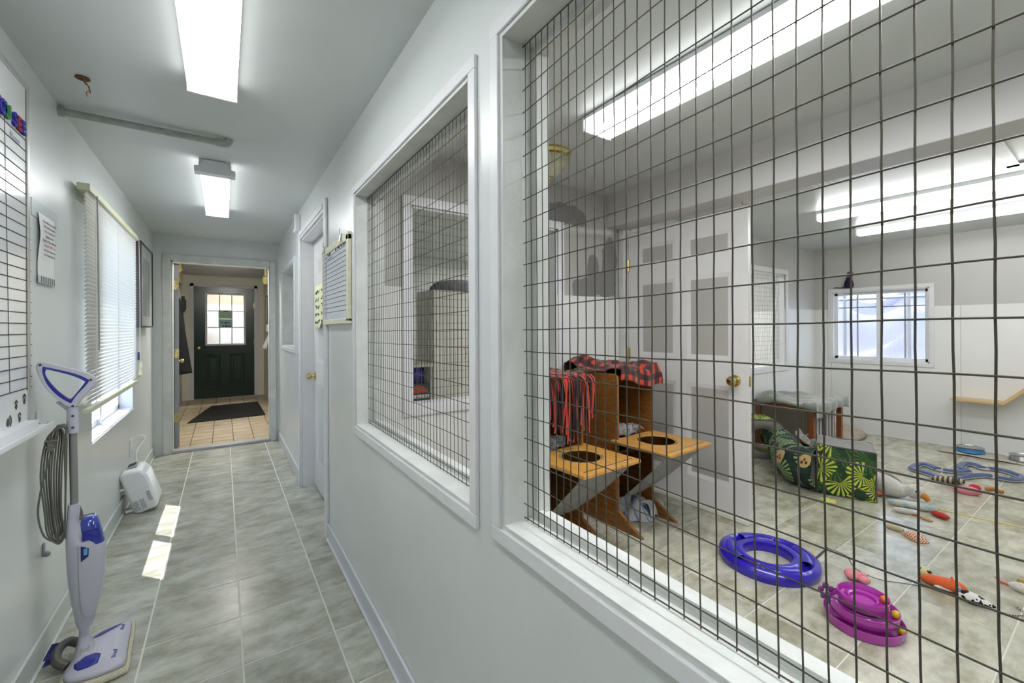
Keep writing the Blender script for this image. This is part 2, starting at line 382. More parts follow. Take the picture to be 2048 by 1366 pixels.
# ================================================================ setting
XL, XR, XR2, YE, H = -.629, .561, .69, 5.967, 2.40
YB, H1, XB, XD, XF, Y2 = 2.61, 2.51, 2.765, 2.955, 6.80, 2.55
Y0 = -1.6
def panel(name, axis, a0, a1, p0, p1, z0, z1, holes, M, **k):
    """wall slab: axis 'x' is a slab of thickness a0..a1 in X running p0..p1 in Y; holes (p0,p1,z0,z1)"""
    mb = MB(); ps = sorted({p0, p1, *[h[0] for h in holes], *[h[1] for h in holes]}); zs = sorted({z0, z1, *[h[2] for h in holes], *[h[3] for h in holes]})
    ps = [p for p in ps if p0 <= p <= p1]; zs = [z for z in zs if z0 <= z <= z1]
    # columns merged between holes
    for i in range(len(ps) - 1):
        pm = (ps[i] + ps[i + 1]) / 2; run = None
        for j in range(len(zs) - 1):
            zm = (zs[j] + zs[j + 1]) / 2
            if any(h[0] < pm < h[1] and h[2] < zm < h[3] for h in holes):
                if run is not None: mb.box(*((a0, a1, ps[i], ps[i + 1]) if axis == 'x' else (ps[i], ps[i + 1], a0, a1)), run, zs[j]); run = None
            elif run is None: run = zs[j]
        if run is not None: mb.box(*((a0, a1, ps[i], ps[i + 1]) if axis == 'x' else (ps[i], ps[i + 1], a0, a1)), run, z1)
    return struct(name, mb, M, **k)
panel('wall_left', 'x', XL - .14, XL, Y0, YE + .12, 0, H, [(3.38, 4.74, .70, 2.06)], hallpaint)
W2 = (-.55, .873, .871, 2.068); W1 = (1.024, 2.25, .860, 2.045)
panel('wall_right', 'x', XR, XR2, Y0, YE + .12, 0, 2.62, [W2, W1, (3.02, 4.07, 0, 2.13), (4.5, 5.5, 1.17, 2.0)], hallpaint)
# playroom side of that wall: white panelling face
panel('wall_right', 'x', XR2, XR2 + .006, Y0, YB, 0, 1.59, [W2, W1], whitepanel)
panel('wall_end', 'y', YE, YE + .12, XL, XR, 0, H, [(-.475, .475, 0, 2.12)], hallpaint)
struct('wall_behind', B(XL, XF + .1, Y0 - .1, Y0, 0, 2.62), hallpaint)
struct('ceiling', B(XL - .14, XR, Y0, YE + .12, H, H + .08), ceilpaint)
# playroom ceiling at two heights, drop beam between
struct('ceiling', B(XR2, XB, Y0, YB, H1, H1 + .08), ceilpaint)
struct('ceiling', B(XD + .03, XF, Y0, Y2 + .05, H, H + .08), ceilpaint)
beam = struct('beam', B(XB, XD + .03, Y0, YB, 2.22, 2.62), greypaint, bevel=.004)
W3 = (.99, 2.20, .86, 2.14); W4 = (4.82, 5.90, .87, 2.02)
panel('wall_back', 'y', YB, YB + .12, XR2, XD + .03, 0, 2.62, [W3], dabs)
panel('wall_back', 'y', Y2, Y2 + .12, XD + .05, XF + .14, 0, 2.5, [W4], greypaint)
WF = (1.395, 2.35, .925, 1.815)
wf = panel('wall_far', 'x', XF, XF + .14, Y0, YE, 0, 2.5, [WF], greypaint)
# white lower panelling on the far wall, separate sheets with fine seams
def sheets(parent, axis, a, b, edges, z0, z1, holes, M):
    for i in range(len(edges) - 1):
        mb = MB(); lo, hi = edges[i] + .0015, edges[i + 1] - .0015
        ps = sorted({lo, hi, *[min(max(h[0], lo), hi) for h in holes], *[min(max(h[1], lo), hi) for h in holes]})
        for j in range(len(ps) - 1):
            pm = (ps[j] + ps[j + 1]) / 2; cuts = [h for h in holes if h[0] < pm < h[1]]
            segs = [(z0, z1)] if not cuts else [(z0, cuts[0][2]), (cuts[0][3], z1)]
            for s0, s1 in segs:
                if s1 > s0 + .001: mb.box(*((a, b, ps[j], ps[j + 1]) if axis == 'x' else (ps[j], ps[j + 1], a, b)), s0, s1)
        obj('panel', mb, M, parent)
sheets(wf, 'x', XF - .007, XF, [Y0, -1.3, -.08, 1.14, 2.36, Y2], 0, 1.59, [WF], whitepanel)
wb = [o for o in bpy.data.objects if o.name.startswith('wall_back')]
sheets(wb[0], 'y', YB - .006, YB, [XR2 + .006, 1.55, 2.77, XD], 0, 1.62, [W3], whitepanel)
sheets(wb[1], 'y', Y2 - .006, Y2, [XD + .05, 4.2, 5.42, XF - .007], 0, 1.59, [W4], whitepanel)
struct('baseboard_far', B(XF - .014, XF - .007, Y0, Y2 - .006, 0, .012), trim)

# floors: slab of grout with single tiles on it
def tiled(name, x0, x1, y0, y1, xe, ye, gap, M, MG, lab):
    fl = struct(name, B(x0, x1, y0, y1, -.06, -.0015), MG, label=lab)
    cache = {}
    xs = [x0] + [x for x in xe if x0 + .01 < x < x1 - .01] + [x1]; ys = [y0] + [y for y in ye if y0 + .01 < y < y1 - .01] + [y1]
    for i in range(len(xs) - 1):
        for j in range(len(ys) - 1):
            g = gap / 2; wx, wy = round(xs[i + 1] - xs[i] - gap, 4), round(ys[j + 1] - ys[j] - gap, 4)
            key = (wx, wy)
            if key not in cache:
                cache[key] = B(-wx / 2, wx / 2, -wy / 2, wy / 2, -.0014, 0).mesh('tile', M, False)
            o = link('tile', cache[key], fl); o.location = ((xs[i] + xs[i + 1]) / 2, (ys[j] + ys[j + 1]) / 2, 0)
    return fl
tiled('floor', XL, XR2, Y0, YE + .01, [-.635 + .348 * k for k in range(1, 4)], [2.04 - .35 * k for k in range(10, -12, -1)], .0075, vinyl, groutl, 'grey stone-look vinyl tiles of the hallway')
tiled('floor', XR2, XF, Y0, YB, [.69 + .362 * k for k in range(1, 17)], [1.05 + .362 * k for k in range(-7, 5)], .0065, vinylroom, groutl, 'beige-grey stone-look vinyl tiles of the playroom')

# baseboards (thin painted strips)
struct('baseboard_right', B(XR - .012, XR, Y0, 2.945, 0, .105).box(XR - .012, XR, 4.13, YE, 0, .105).box(XR - .02, XR, Y0, 2.945, 0, .012), mat('base_paint', (203, 206, 212), .3), bevel=.003)
struct('baseboard_left', B(XL, XL + .012, Y0, YE, 0, .11).box(XL, XL + .022, Y0, YE, 0, .012), mat('base_paint_left', (196, 202, 198), .3), bevel=.003)

# wall casing boards around an opening in an x-wall (face at x, proud to x-d)
def casing_x(parent, x, d, y0, y1, z0, z1, w, M, bottom=True, name='casing', t=None):
    a, b = sorted((x, x + d))
    obj(name, B(a, b, y0 - w, y1 + w, z1, z1 + w), M, parent, bevel=.0025)
    if bottom: obj(name, B(a, b, y0 - w, y1 + w, z0 - w, z0), M, parent, bevel=.0025)
    zb = z0 if bottom else 0
    obj(name, B(a, b, y0 - w, y0, zb, z1), M, parent, bevel=.0025); obj(name, B(a, b, y1, y1 + w, zb, z1), M, parent, bevel=.0025)
def casing_y(parent, y, d, x0, x1, z0, z1, w, M, bottom=True, name='casing'):
    a, b = sorted((y, y + d))
    obj(name, B(x0 - w, x1 + w, a, b, z1, z1 + w), M, parent, bevel=.0025)
    if bottom: obj(name, B(x0 - w, x1 + w, a, b, z0 - w, z0), M, parent, bevel=.0025)
    zb = z0 if bottom else 0
    obj(name, B(x0 - w, x0, a, b, zb, z1), M, parent, bevel=.0025); obj(name, B(x1, x1 + w, a, b, zb, z1), M, parent, bevel=.0025)

# ---- mesh windows in the right wall
def wirepath(fn, n): return [fn(i / n) for i in range(n + 1)]
def mesh_window(idx, W, ys, zfun, lab, lean):
    y0, y1, z0, z1 = W; t = .012
    lin_ = MB(); x0, x1 = XR - .004, XR2 + .01
    lin_.box(x0, x1, y0, y0 + t, z0, z1).box(x0, x1, y1 - t, y1, z0, z1).box(x0, x1, y0 + t, y1 - t, z0, z0 + t).box(x0, x1, y0 + t, y1 - t, z1 - t, z1)
    win = struct('window_%d' % idx, lin_, oldtrim, label=lab, bevel=.001)
    casing_x(win, XR, -.011, y0, y1, z0, z1, .037, trim)
    casing_x(win, XR2 + .006, .012, y0, y1, z0, z1, .045, trim)
    # inner stop bead behind the wires
    obj('stop_bead', B(.645, .662, y0 + t, y1 - t, z0 + t, z0 + t + .016).box(.645, .662, y0 + t, y1 - t, z1 - t - .016, z1 - t).box(.645, .662, y1 - t - .016, y1 - t, z0 + t + .016, z1 - t - .016).box(.645, .662, y0 + t, y0 + t + .016, z0 + t + .016, z1 - t - .016), oldtrim, win)
    rr = .0012
    for k, y in enumerate(ys):
        ph = random.uniform(0, 6); am = random.uniform(.0002, .0006)
        def f(s, y=y, ph=ph, am=am):
            z = z1 - t + (z0 - z1 + 2 * t) * s
            d = max(0, (1.355 - z)) / .5
            return Vector((.62 - .0004 * sin(5 * z + y * 6) - lean * d * d * .2, y - lean * .5 * d * d + am * sin(z * 14 + ph) + .0003 * sin(z * 57 + ph), z))
        obj('wire', MB().tube(wirepath(f, 34), rr, 6, cap=False), wire, win)
    k = 0; zt = 14
    for j in range(-14, 13):
        ph = random.uniform(0, 6)
        za, zb = zfun(j)
        if min(za, zb) > z1 - t - .01 or max(za, zb) < z0 + t + .01: continue
        def g(s, ph=ph, za=za, zb=zb):
            y = y1 - t + (y0 - y1 + 2 * t) * s; u = (y1 - y) / (y1 - y0)
            z = za + (zb - za) * u
            d = max(0, (1.355 - z)) / .5
            return Vector((.6178 - .0004 * sin(5 * z + y * 6) - lean * d * d * .2, y, z + .0007 * sin(y * 24 + ph)))
        pth = [p for p in wirepath(g, 80) if z0 + t < p.z < z1 - t]
        if len(pth) > 2: obj('wire', MB().tube(pth, rr, 6, cap=False), wire, win)
    for zz in (z1 - t - .004, z0 + t + .004): obj('wire', MB().tube([(.6178, y1 - t, zz), (.6178, (y0 + y1) / 2, zz + .0008), (.6178, y0 + t, zz)], rr * 1.2, 6, cap=False), wire, win)
    return win
ys2 = []; y = .853
while y > -.54: ys2.append(y); y -= min(.0286, .0212 + (.853 - y) * .022)
mesh_window(1, W2, ys2, lambda k: (1.405 - .0537 * k, 1.431 - .0590 * k), 'nearest wire-mesh opening of the hallway, in a white frame', .012)
ys1 = []; y = 2.235
while y > 1.04: ys1.append(y); y -= .0272
mesh_window(2, W1, ys1, lambda k: (1.400 - .0565 * k, 1.410 - .0565 * k), 'second wire-mesh opening of the hallway, beside the wall planner', .010)

# ---- mesh windows in the rear walls (wires of each too fine to pick out: joined)
def rear_mesh(idx, W, yw, dy, lab, sp, hz, depth=.12):
    x0, x1, z0, z1 = W; t = .012
    mb = MB().box(x0, x0 + t, yw, yw + depth, z0, z1).box(x1 - t, x1, yw, yw + depth, z0, z1).box(x0, x1, yw, yw + depth, z0, z0 + t).box(x0, x1, yw, yw + depth, z1 - t, z1)
    win = struct('window_%d' % idx, mb, trim, label=lab)
    casing_y(win, yw - .006, -.014, x0, x1, z0, z1, .06, trim)
    v = MB(); hh = MB(); ym = yw + dy; x = x0 + .02
    while x < x1 - .015:
        ph = random.uniform(0, 6); v.tube([(x + .001 * sin(z * 3 + ph), ym + .002 * sin(z + ph), z0 + (z1 - z0) * z / 20) for z in range(21)], .0012, 5, cap=False); x += sp
    z = z0 + .04
    while z < z1 - .02:
        ph = random.uniform(0, 6); hh.tube([(x0 + (x1 - x0) * q / 20, ym + .002, z + .002 * sin(q * .8 + ph)) for q in range(21)], .0012, 5, cap=False); z += hz
    a = obj('upright_wires', v, wire, win); a['kind'] = 'stuff'; b = obj('cross_wires', hh, wire, win); b['kind'] = 'stuff'
    return win
rear_mesh(3, W3, YB, .085, 'wire-mesh opening in the playroom rear wall, before the storage room', .0275, .055)
rear_mesh(4, W4, Y2, .07, 'wire-mesh opening beside the blanket-covered pet bed', .0275, .055)

# ---- hallway window behind the blind, and the far playroom window
def slider(idx, ax, wall0, wall1, p0, p1, z0, z1, lab, frame_at, mull):
    def bx(mb, a0, a1, q0, q1, r0, r1): return mb.box(a0, a1, q0, q1, r0, r1)
    s = 1 if wall1 > wall0 else -1
    mb = MB(); t = .012
    for q0, q1, r0, r1 in ((p0, p0 + t, z0, z1), (p1 - t, p1, z0, z1), (p0, p1, z0, z0 + t), (p0, p1, z1 - t, z1)): bx(mb, wall0, wall1, q0, q1, r0, r1)
    win = struct('window_%d' % idx, mb, trim, label=lab)
    fa, fb = frame_at, frame_at + .04 * s; W_ = .035
    mb = MB()
    for q0, q1, r0, r1 in ((p0 + t, p0 + t + W_, z0 + t, z1 - t), (p1 - t - W_, p1 - t, z0 + t, z1 - t), (p0 + t, p1 - t, z0 + t, z0 + t + W_), (p0 + t, p1 - t, z1 - t - W_, z1 - t)): bx(mb, fa, fb, q0, q1, r0, r1)
    fr = obj('sash_frame', mb, whiteplastic, win, bevel=.002)
    obj('mullion', bx(MB(), fa - .012 * s, fb, mull - .022, mull + .022, z0 + t, z1 - t), whiteplastic, win, bevel=.002)
    obj('pane', bx(MB(), fa + .018 * s, fa + .022 * s, p0 + t + W_, mull - .022, z0 + t + W_, z1 - t - W_), glass, win)
    obj('pane', bx(MB(), fa + .018 * s, fa + .022 * s, mull + .022, p1 - t - W_, z0 + t + W_, z1 - t - W_), glass, win)
    return win, fa, s
w5, fa, s5 = slider(5, 'x', XL, XL - .14, 3.38, 4.74, .70, 2.06, 'hallway sliding window under the white blind', XL - .085, 4.03)
obj('sill', B(XL - .10, XL + .006, 3.38, 4.74, .69, .704), whiteplastic, w5, bevel=.002)
w6, fa6, s6 = slider(6, 'x', XF - .007, XF + .14, 1.395, 2.35, .925, 1.815, 'far playroom window with a fine insect screen', XF + .05, 1.87)
casing_x(w6, XF - .007, -.012, 1.395, 2.35, .925, 1.815, .045, trim)
obj('divider_bar', B(XF + .075, XF + .095, 2.09, 2.105, .97, 1.78).box(XF + .075, XF + .095, 1.62, 1.635, .97, 1.78).box(XF + .075, XF + .095, 1.44, 2.3, 1.60, 1.615), greytube, w6)
# insect screen: real fine threads, joined
sc = MB()
for k in range(70): yy = 1.44 + k * .0128; sc.box(XF + .1, XF + .1012, yy, yy + .0016, .97, 1.77)
for k in range(62): zz = .975 + k * .0128; sc.box(XF + .1012, XF + .1022, 1.44, 2.31, zz, zz + .0016)
o = obj('insect_screen', sc, greytube, w6); o['kind'] = 'stuff'

# ---- end doorway
d1 = struct('door_1', B(-.475, -.46, YE, YE + .12, 0, 2.12).box(.46, .475, YE, YE + .12, 0, 2.12).box(-.475, .475, YE, YE + .12, 2.105, 2.12), oldtrim, label='white cased doorway at the end of the hallway')
for args in ((-.548, -.475, 0, 2.19), (.475, .535, 0, 2.19)): obj('casing', B(args[0], args[1], YE - .018, YE, args[2], args[3]), oldtrim, d1, bevel=.004)
obj('casing', B(-.475, .475, YE - .018, YE, 2.12, 2.19), oldtrim, d1, bevel=.004)
obj('threshold', B(-.475, .46, YE - .03, YE + .09, 0, .032), mat('threshold_metal', (176, 176, 182), .35, metal=.3), d1, bevel=.006)
# the door leaf itself stands open into the vestibule
lf = MB().prism([(-.455, YE + .13, .04), (-.415, YE + .13, .04), (-.497, YE + 1.02, .04), (-.537, YE + 1.02, .04)], (0, 0, 2.05))
leaf = tag(obj('open_door_leaf', lf, mat('leaf_grey', (150, 152, 156), .4), None), 'white hallway door leaf swung open into the vestibule, seen on edge', 'door')
def hinge(parent, x, y, z, ax='y'):
    mb = B(x - .02, x + .02, y - .003, y, z - .05, z + .05)
    h = obj('hinge', mb, brass, parent)
    obj('screw', MB().ball((x - .008, y - .004, z + .03), .004, 8).ball((x + .008, y - .004, z + .01), .004, 8).ball((x - .008, y - .004, z - .012), .004, 8).ball((x + .008, y - .004, z - .032), .004, 8), dark, h)
for z in (1.86, 1.09, .37): hinge(leaf, -.437, YE + .13, z)
def knob(parent, c, d, r=.028, M=brass):
    d = Vector(d).normalized(); q = Vector((0, 0, 1)).rotation_difference(d).to_matrix().to_4x4(); q.translation = Vector(c)
    return obj('knob', MB().lathe([(0.0, 0), (r * 1.15, 0), (r * 1.15, .006), (r * .5, .012), (r * .42, .028), (r * .8, .036), (r, .05), (r * .92, .064), (r * .55, .07), (0.0, .071)], 20, M=q), M, parent)
knob(leaf, (-.489, YE + .93, .96), (1, .09, 0))

# ---- vestibule
VY, VX0, VX1, VH = 10.3, -.66, .70, 2.42
tiled('floor', VX0, VX1, YE + .12, VY, [-.33 + .2145 * k for k in range(-1, 5)], [6.30 + .2145 * k for k in range(0, 20)], .008, ceramic, groutd, 'small beige ceramic tiles of the vestibule')
struct('wall_vestibule_left', B(VX0 - .1, VX0, YE + .12, VY, 0, VH), mat('vest_wall', (204, 202, 188), .6))
struct('wall_vestibule_right', B(VX1, VX1 + .1, YE + .12, VY, 0, VH), mat('vest_wall', (204, 202, 188), .6))
panel('wall_vestibule_end', 'y', VY, VY + .12, VX0 - .1, VX1 + .1, 0, 2.7, [(-.475, .53, 0, 2.20)], mat('vest_wall', (204, 202, 188), .6))
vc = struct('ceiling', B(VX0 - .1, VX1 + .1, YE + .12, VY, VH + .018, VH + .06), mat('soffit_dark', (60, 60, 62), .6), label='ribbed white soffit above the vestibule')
plankm = MB().prism([(VX0, -.13, .018), (VX0, -.115, 0), (VX0, .105, 0), (VX0, .12, .018)], (VX1 - VX0, 0, 0)).mesh('plank', mat('soffit_white', (200, 200, 206), .5), False)
for k in range(15):
    o = link('plank', plankm, vc); o.location = (0, YE + .26 + k * .28, VH)
# green entrance door
gd = struct('door_2', B(-.53, -.475, VY - .02, VY + .06, 0, 2.26).box(.53, .585, VY - .02, VY + .06, 0, 2.26).box(-.53, .585, VY - .02, VY + .06, 2.205, 2.26), mat('vest_trim', (190, 190, 196), .5), label='white frame around the dark green entrance door')
g = thing('entrance_door', 'dark green entrance door with a nine-pane window, beyond the vestibule', 'door', (0, VY, 0))
def greenleaf():
    mb = MB()
    holes = [(-.295, .38, 1.045, 2.085)]
    ps = [-.472, -.295, .38, .527]; mb.box(ps[0], ps[1], 0, .045, .01, 2.2).box(ps[2], ps[3], 0, .045, .01, 2.2).box(ps[1], ps[2], 0, .045, .01, 1.045).box(ps[1], ps[2], 0, .045, 2.085, 2.2)
    return mb
obj('leaf', greenleaf(), green, g)
for x0, x1 in ((-.285, -.05), (.11, .355)):
    mb = MB().box(x0, x0 + .022, -.016, 0, .275, .86).box(x1 - .022, x1, -.016, 0, .275, .86).box(x0 + .022, x1 - .022, -.016, 0, .275, .297).box(x0 + .022, x1 - .022, -.016, 0, .838, .86)
    mb.box(x0 + .05, x1 - .05, -.014, 0, .325, .81)
    obj('raised_panel', mb, green, g, bevel=.007)
gf = MB().box(-.295, -.262, -.014, .03, 1.045, 2.085).box(.347, .38, -.014, .03, 1.045, 2.085).box(-.262, .347, -.014, .03, 1.045, 1.078).box(-.262, .347, -.014, .03, 2.052, 2.085)
fo = obj('window_frame', gf, mat('door_window_white', (196, 196, 202), .5), g, bevel=.003)
mu = MB()
for k in (1, 2): xx = -.262 + .203 * k; mu.box(xx - .008, xx + .008, -.01, .02, 1.078, 2.052)
for k in (1, 2): zz = 1.078 + .325 * k; mu.box(-.262, .347, -.009, .019, zz - .008, zz + .008)
obj('muntin', mu, mat('door_window_white', (196, 196, 202), .5), fo)
for i in range(3):
    for j in range(3): obj('pane', B(-.262 + .203 * i + .008, -.262 + .203 * (i + 1) - .008, .004, .008, 1.078 + .325 * j + .008, 1.078 + .325 * (j + 1) - .008), glass, fo)
knob(g, (-.395, 0, 1.0), (0, -1, 0))
for z in (1.85, 1.1, .35): obj('hinge', B(.52, .545, -.012, -.002, z - .05, z + .05), brass, g)
# notices on the door window
n1 = tag(obj('door_notice', B(-.078, .155, VY - .016, VY - .0145, 1.575, 1.745), mat('notice_green', (168, 196, 172), .8)), 'pale green notice on the entrance door window, upper of the two', 'notice')
obj('heading_bar', B(.0, .08, VY - .0175, VY - .016, 1.715, 1.74), dark, n1)
for r_ in range(4): scribble(n1, (-.055, VY - .0165, 1.685 - r_ * .03), (1, 0, 0), .19, .016, mat('notice_ink_green', (70, 110, 90), .8), r_)
n2 = tag(obj('door_notice', B(-.078, .155, VY - .016, VY - .0145, 1.40, 1.568), mat('notice_teal', (150, 190, 190), .8)), 'teal notice with a black cat picture on the entrance door window, lower one', 'notice')
for cx, cz, r_ in ((-.02, 1.50, .016), (.04, 1.497, .02), (.085, 1.498, .015), (0, 1.425, .018), (.05, 1.425, .02), (.1, 1.425, .016)): obj('cat_mark', MB().ball((cx, VY - .0165, cz), (r_ * 1.2, .001, r_), 10), dark, n2)
# room beyond the entrance door
struct('wall_entry_room', B(-1.3, 1.6, 12.6, 12.7, 0, 2.6).box(-1.4, -1.3, VY + .12, 12.7, 0, 2.6).box(1.6, 1.7, VY + .12, 12.7, 0, 2.6), mat('entry_cream', (214, 206, 190), .7))
struct('ceiling', B(-1.4, 1.7, VY + .12, 12.7, 2.6, 2.66), mat('entry_ceiling', (190, 184, 164), .8))
struct('floor', B(-1.4, 1.7, VY + .12, 12.7, -.06, 0), ceramic)
cb = thing('storage_cabinet', 'white cabinet seen through the entrance door panes', 'cabinet', (.15, 12.2, 0))
obj('body', B(-.55, .55, -.2, .3, 0, 1.95), whitepanel, cb); obj('door', B(-.54, -.01, -.215, -.2, .02, 1.93), whitepanel, cb, bevel=.002); obj('door', B(.01, .54, -.215, -.2, .02, 1.93), whitepanel, cb, bevel=.002)
tag(obj('carton', B(-.62, -.36, 11.6, 11.85, .9, 1.33), mat('cardboard', (176, 138, 90), .9)), 'brown carton seen through the lower left entrance door pane', 'box')
tag(obj('side_table', B(-.8, -.3, 11.5, 11.95, .86, .9).box(-.78, -.74, 11.55, 11.6, 0, .86).box(-.36, -.32, 11.55, 11.6, 0, .86).box(-.78, -.74, 11.86, 11.9, 0, .86).box(-.36, -.32, 11.86, 11.9, 0, .86), oaktop), 'small wooden table under the brown carton beyond the entrance door', 'table')

# vestibule contents
mt = tag(obj('door_mat', MB().prism([(-.44, 7.75, 0), (.55, 7.80, 0), (.53, 9.3, 0), (-.18, 9.24, 0)], (0, 0, .012)), mat('mat_black', (16, 16, 17), .98, bump=1, bscale=300), bevel=.003), 'black rubber-backed door mat on the vestibule tiles', 'mat')
ct = thing('black_coat', 'black coat hanging on the vestibule left wall', 'coat', (VX0, 7.75, 0))
def coat(u, v):
    z = 1.78 - 1.05 * v; w_ = .12 + .20 * min(1, v * 2.5); a = (u - .5) * 2
    return Vector((.02 + (.12 + .12 * v) * (1 - a * a) + .015 * sin(u * 22 + v * 3) * v, a * w_ + .02 * sin(v * 9), z + .03 * (1 - abs(a)) * (1 - v)))
obj('body', MB().grid(20, 16, coat), black, ct, solid=.02)
obj('sleeve', MB().tube(smoothpath([(.12, -.14, 1.62), (.15, -.2, 1.35), (.15, -.22, 1.05), (.13, -.2, .78)]), .05, 10), black, ct)
obj('sleeve', MB().tube(smoothpath([(.12, .16, 1.62), (.14, .22, 1.35), (.13, .23, 1.05), (.1, .22, .85)]), .05, 10), black, ct)
tag(obj('wall_shelf_bracket', MB().prism([(VX0, 8.3, 2.40), (VX0 + .12, 8.3, 2.40), (VX0 + .14, 8.3, 2.28), (VX0 + .05, 8.3, 2.18), (VX0, 8.3, 2.02)], (0, .04, 0)).box(VX0, VX0 + .1, 8.3, 8.9, 2.1, 2.38), mat('old_wood', (170, 152, 104), .7, noise_amt=.3, noise_scale=12), bevel=.006), 'old pale wooden bracket high on the vestibule left wall', 'bracket')
wbk = thing('notice_board', 'narrow white board in a grey frame on the vestibule left wall', 'board', (VX0, 9.3, 0))
obj('frame', B(0, .03, -.3, .35, 1.2, 2.1), greytube, wbk); obj('sheet', B(.03, .034, -.27, .32, 1.23, 2.07), paper, wbk)
tag(obj('wall_lantern', B(VX0 + .0, VX0 + .09, 9.93, 10.0, 1.72, 1.92).box(VX0 + .02, VX0 + .07, 9.94, 9.99, 1.68, 1.98), dark, bevel=.008), 'small black metal wall lantern near the entrance door', 'lantern')
for i, (yy, za, zb, lab) in enumerate(((8.75, 1.55, 1.98, 'white document in a thin black frame on the vestibule right wall, nearer one'), (9.35, 1.45, 2.0, 'white document in a thin black frame on the vestibule right wall, farther one'))):
    f_ = thing('document_frame', lab, 'picture frame', (VX1, yy, 0), group='framed documents on the vestibule right wall')
    obj('frame', MB().box(-.02, 0, -.16, .16, za, za + .02).box(-.02, 0, -.16, .16, zb - .02, zb).box(-.02, 0, -.16, -.14, za, zb).box(-.02, 0, .14, .16, za, zb), dark, f_)
    obj('sheet', B(-.012, -.002, -.14, .14, za + .02, zb - .02), paper, f_)
tag(obj('wall_phone', B(VX1 - .05, VX1, 8.9, 9.03, 1.32, 1.45), whiteplastic, bevel=.01), 'small white box under the framed documents in the vestibule', 'phone')
def rag(u, v): return Vector((VX1 - .02 - .12 * v * (1 - abs(u - .5)), 8.75 + (u - .5) * (.08 + .2 * v), 1.3 - .28 * v + .01 * sin(u * 20)))
tag(obj('hanging_cloth', MB().grid(14, 10, rag), paper, solid=.006), 'pale cloth hanging under the white wall box in the vestibule', 'cloth')
tag(obj('porch_lamp', MB().lathe([(0, -.16), (.03, -.15), (.055, -.1), (.05, -.03), (.02, 0), (.02, .12)], 16, c=(VX1 - .09, 8.5, 2.29)), mat('amber_glass', (196, 190, 130), .2), ), 'small globe lamp under the vestibule ceiling, right side', 'lamp')
vd = thing('vestibule_fill_dome', 'added fill dome on the vestibule ceiling, out of view above the hallway doorway', 'ceiling light', (.1, 6.5, VH))  # added fill light, hidden behind the doorway header, to brighten the vestibule
obj('base', MB().lathe([(0, 0), (.13, 0), (.13, -.02), (0, -.02)], 32), whiteplastic, vd)
obj('dome', MB().lathe([(.12, -.02), (.11, -.05), (.07, -.08), (.0005, -.09)], 32), domeglow, vd)
ed = thing('entry_dome_light', 'round dome light on the entry room ceiling beyond the entrance door', 'ceiling light', (.2, 11.3, 2.6))
obj('base', MB().lathe([(0, 0), (.13, 0), (.13, -.02), (0, -.02)], 32), whiteplastic, ed)
obj('dome', MB().lathe([(.12, -.02), (.11, -.05), (.07, -.08), (.0005, -.09)], 32), domeglow, ed)

# ---- small curtained window in the right wall
w7 = struct('window_7', MB().box(XR - .002, XR2, 4.5, 4.512, 1.17, 2.0).box(XR - .002, XR2, 5.488, 5.5, 1.17, 2.0).box(XR - .002, XR2, 4.5, 5.5, 1.17, 1.182).box(XR - .002, XR2, 4.5, 5.5, 1.988, 2.0), oldtrim, label='small white-framed window near the hallway end, lace curtain behind')
casing_x(w7, XR, -.012, 4.5, 5.5, 1.17, 2.0, .04, trim)
cur = thing('lace_curtain', 'pale lace curtain in the small window near the hallway end', 'curtain', (XR2 - .02, 5.0, 1.19))
obj('rod', MB().tube([(0, -.48, .77), (0, .48, .77)], .005, 8), whiteplastic, cur)
obj('cloth', MB().grid(90, 4, lambda u, v: Vector((.010 * sin(u * 75), (u - .5) * .94, .76 - .74 * v))), spots('lace', (214, 210, 214), (182, 178, 184), 60, .56), cur)

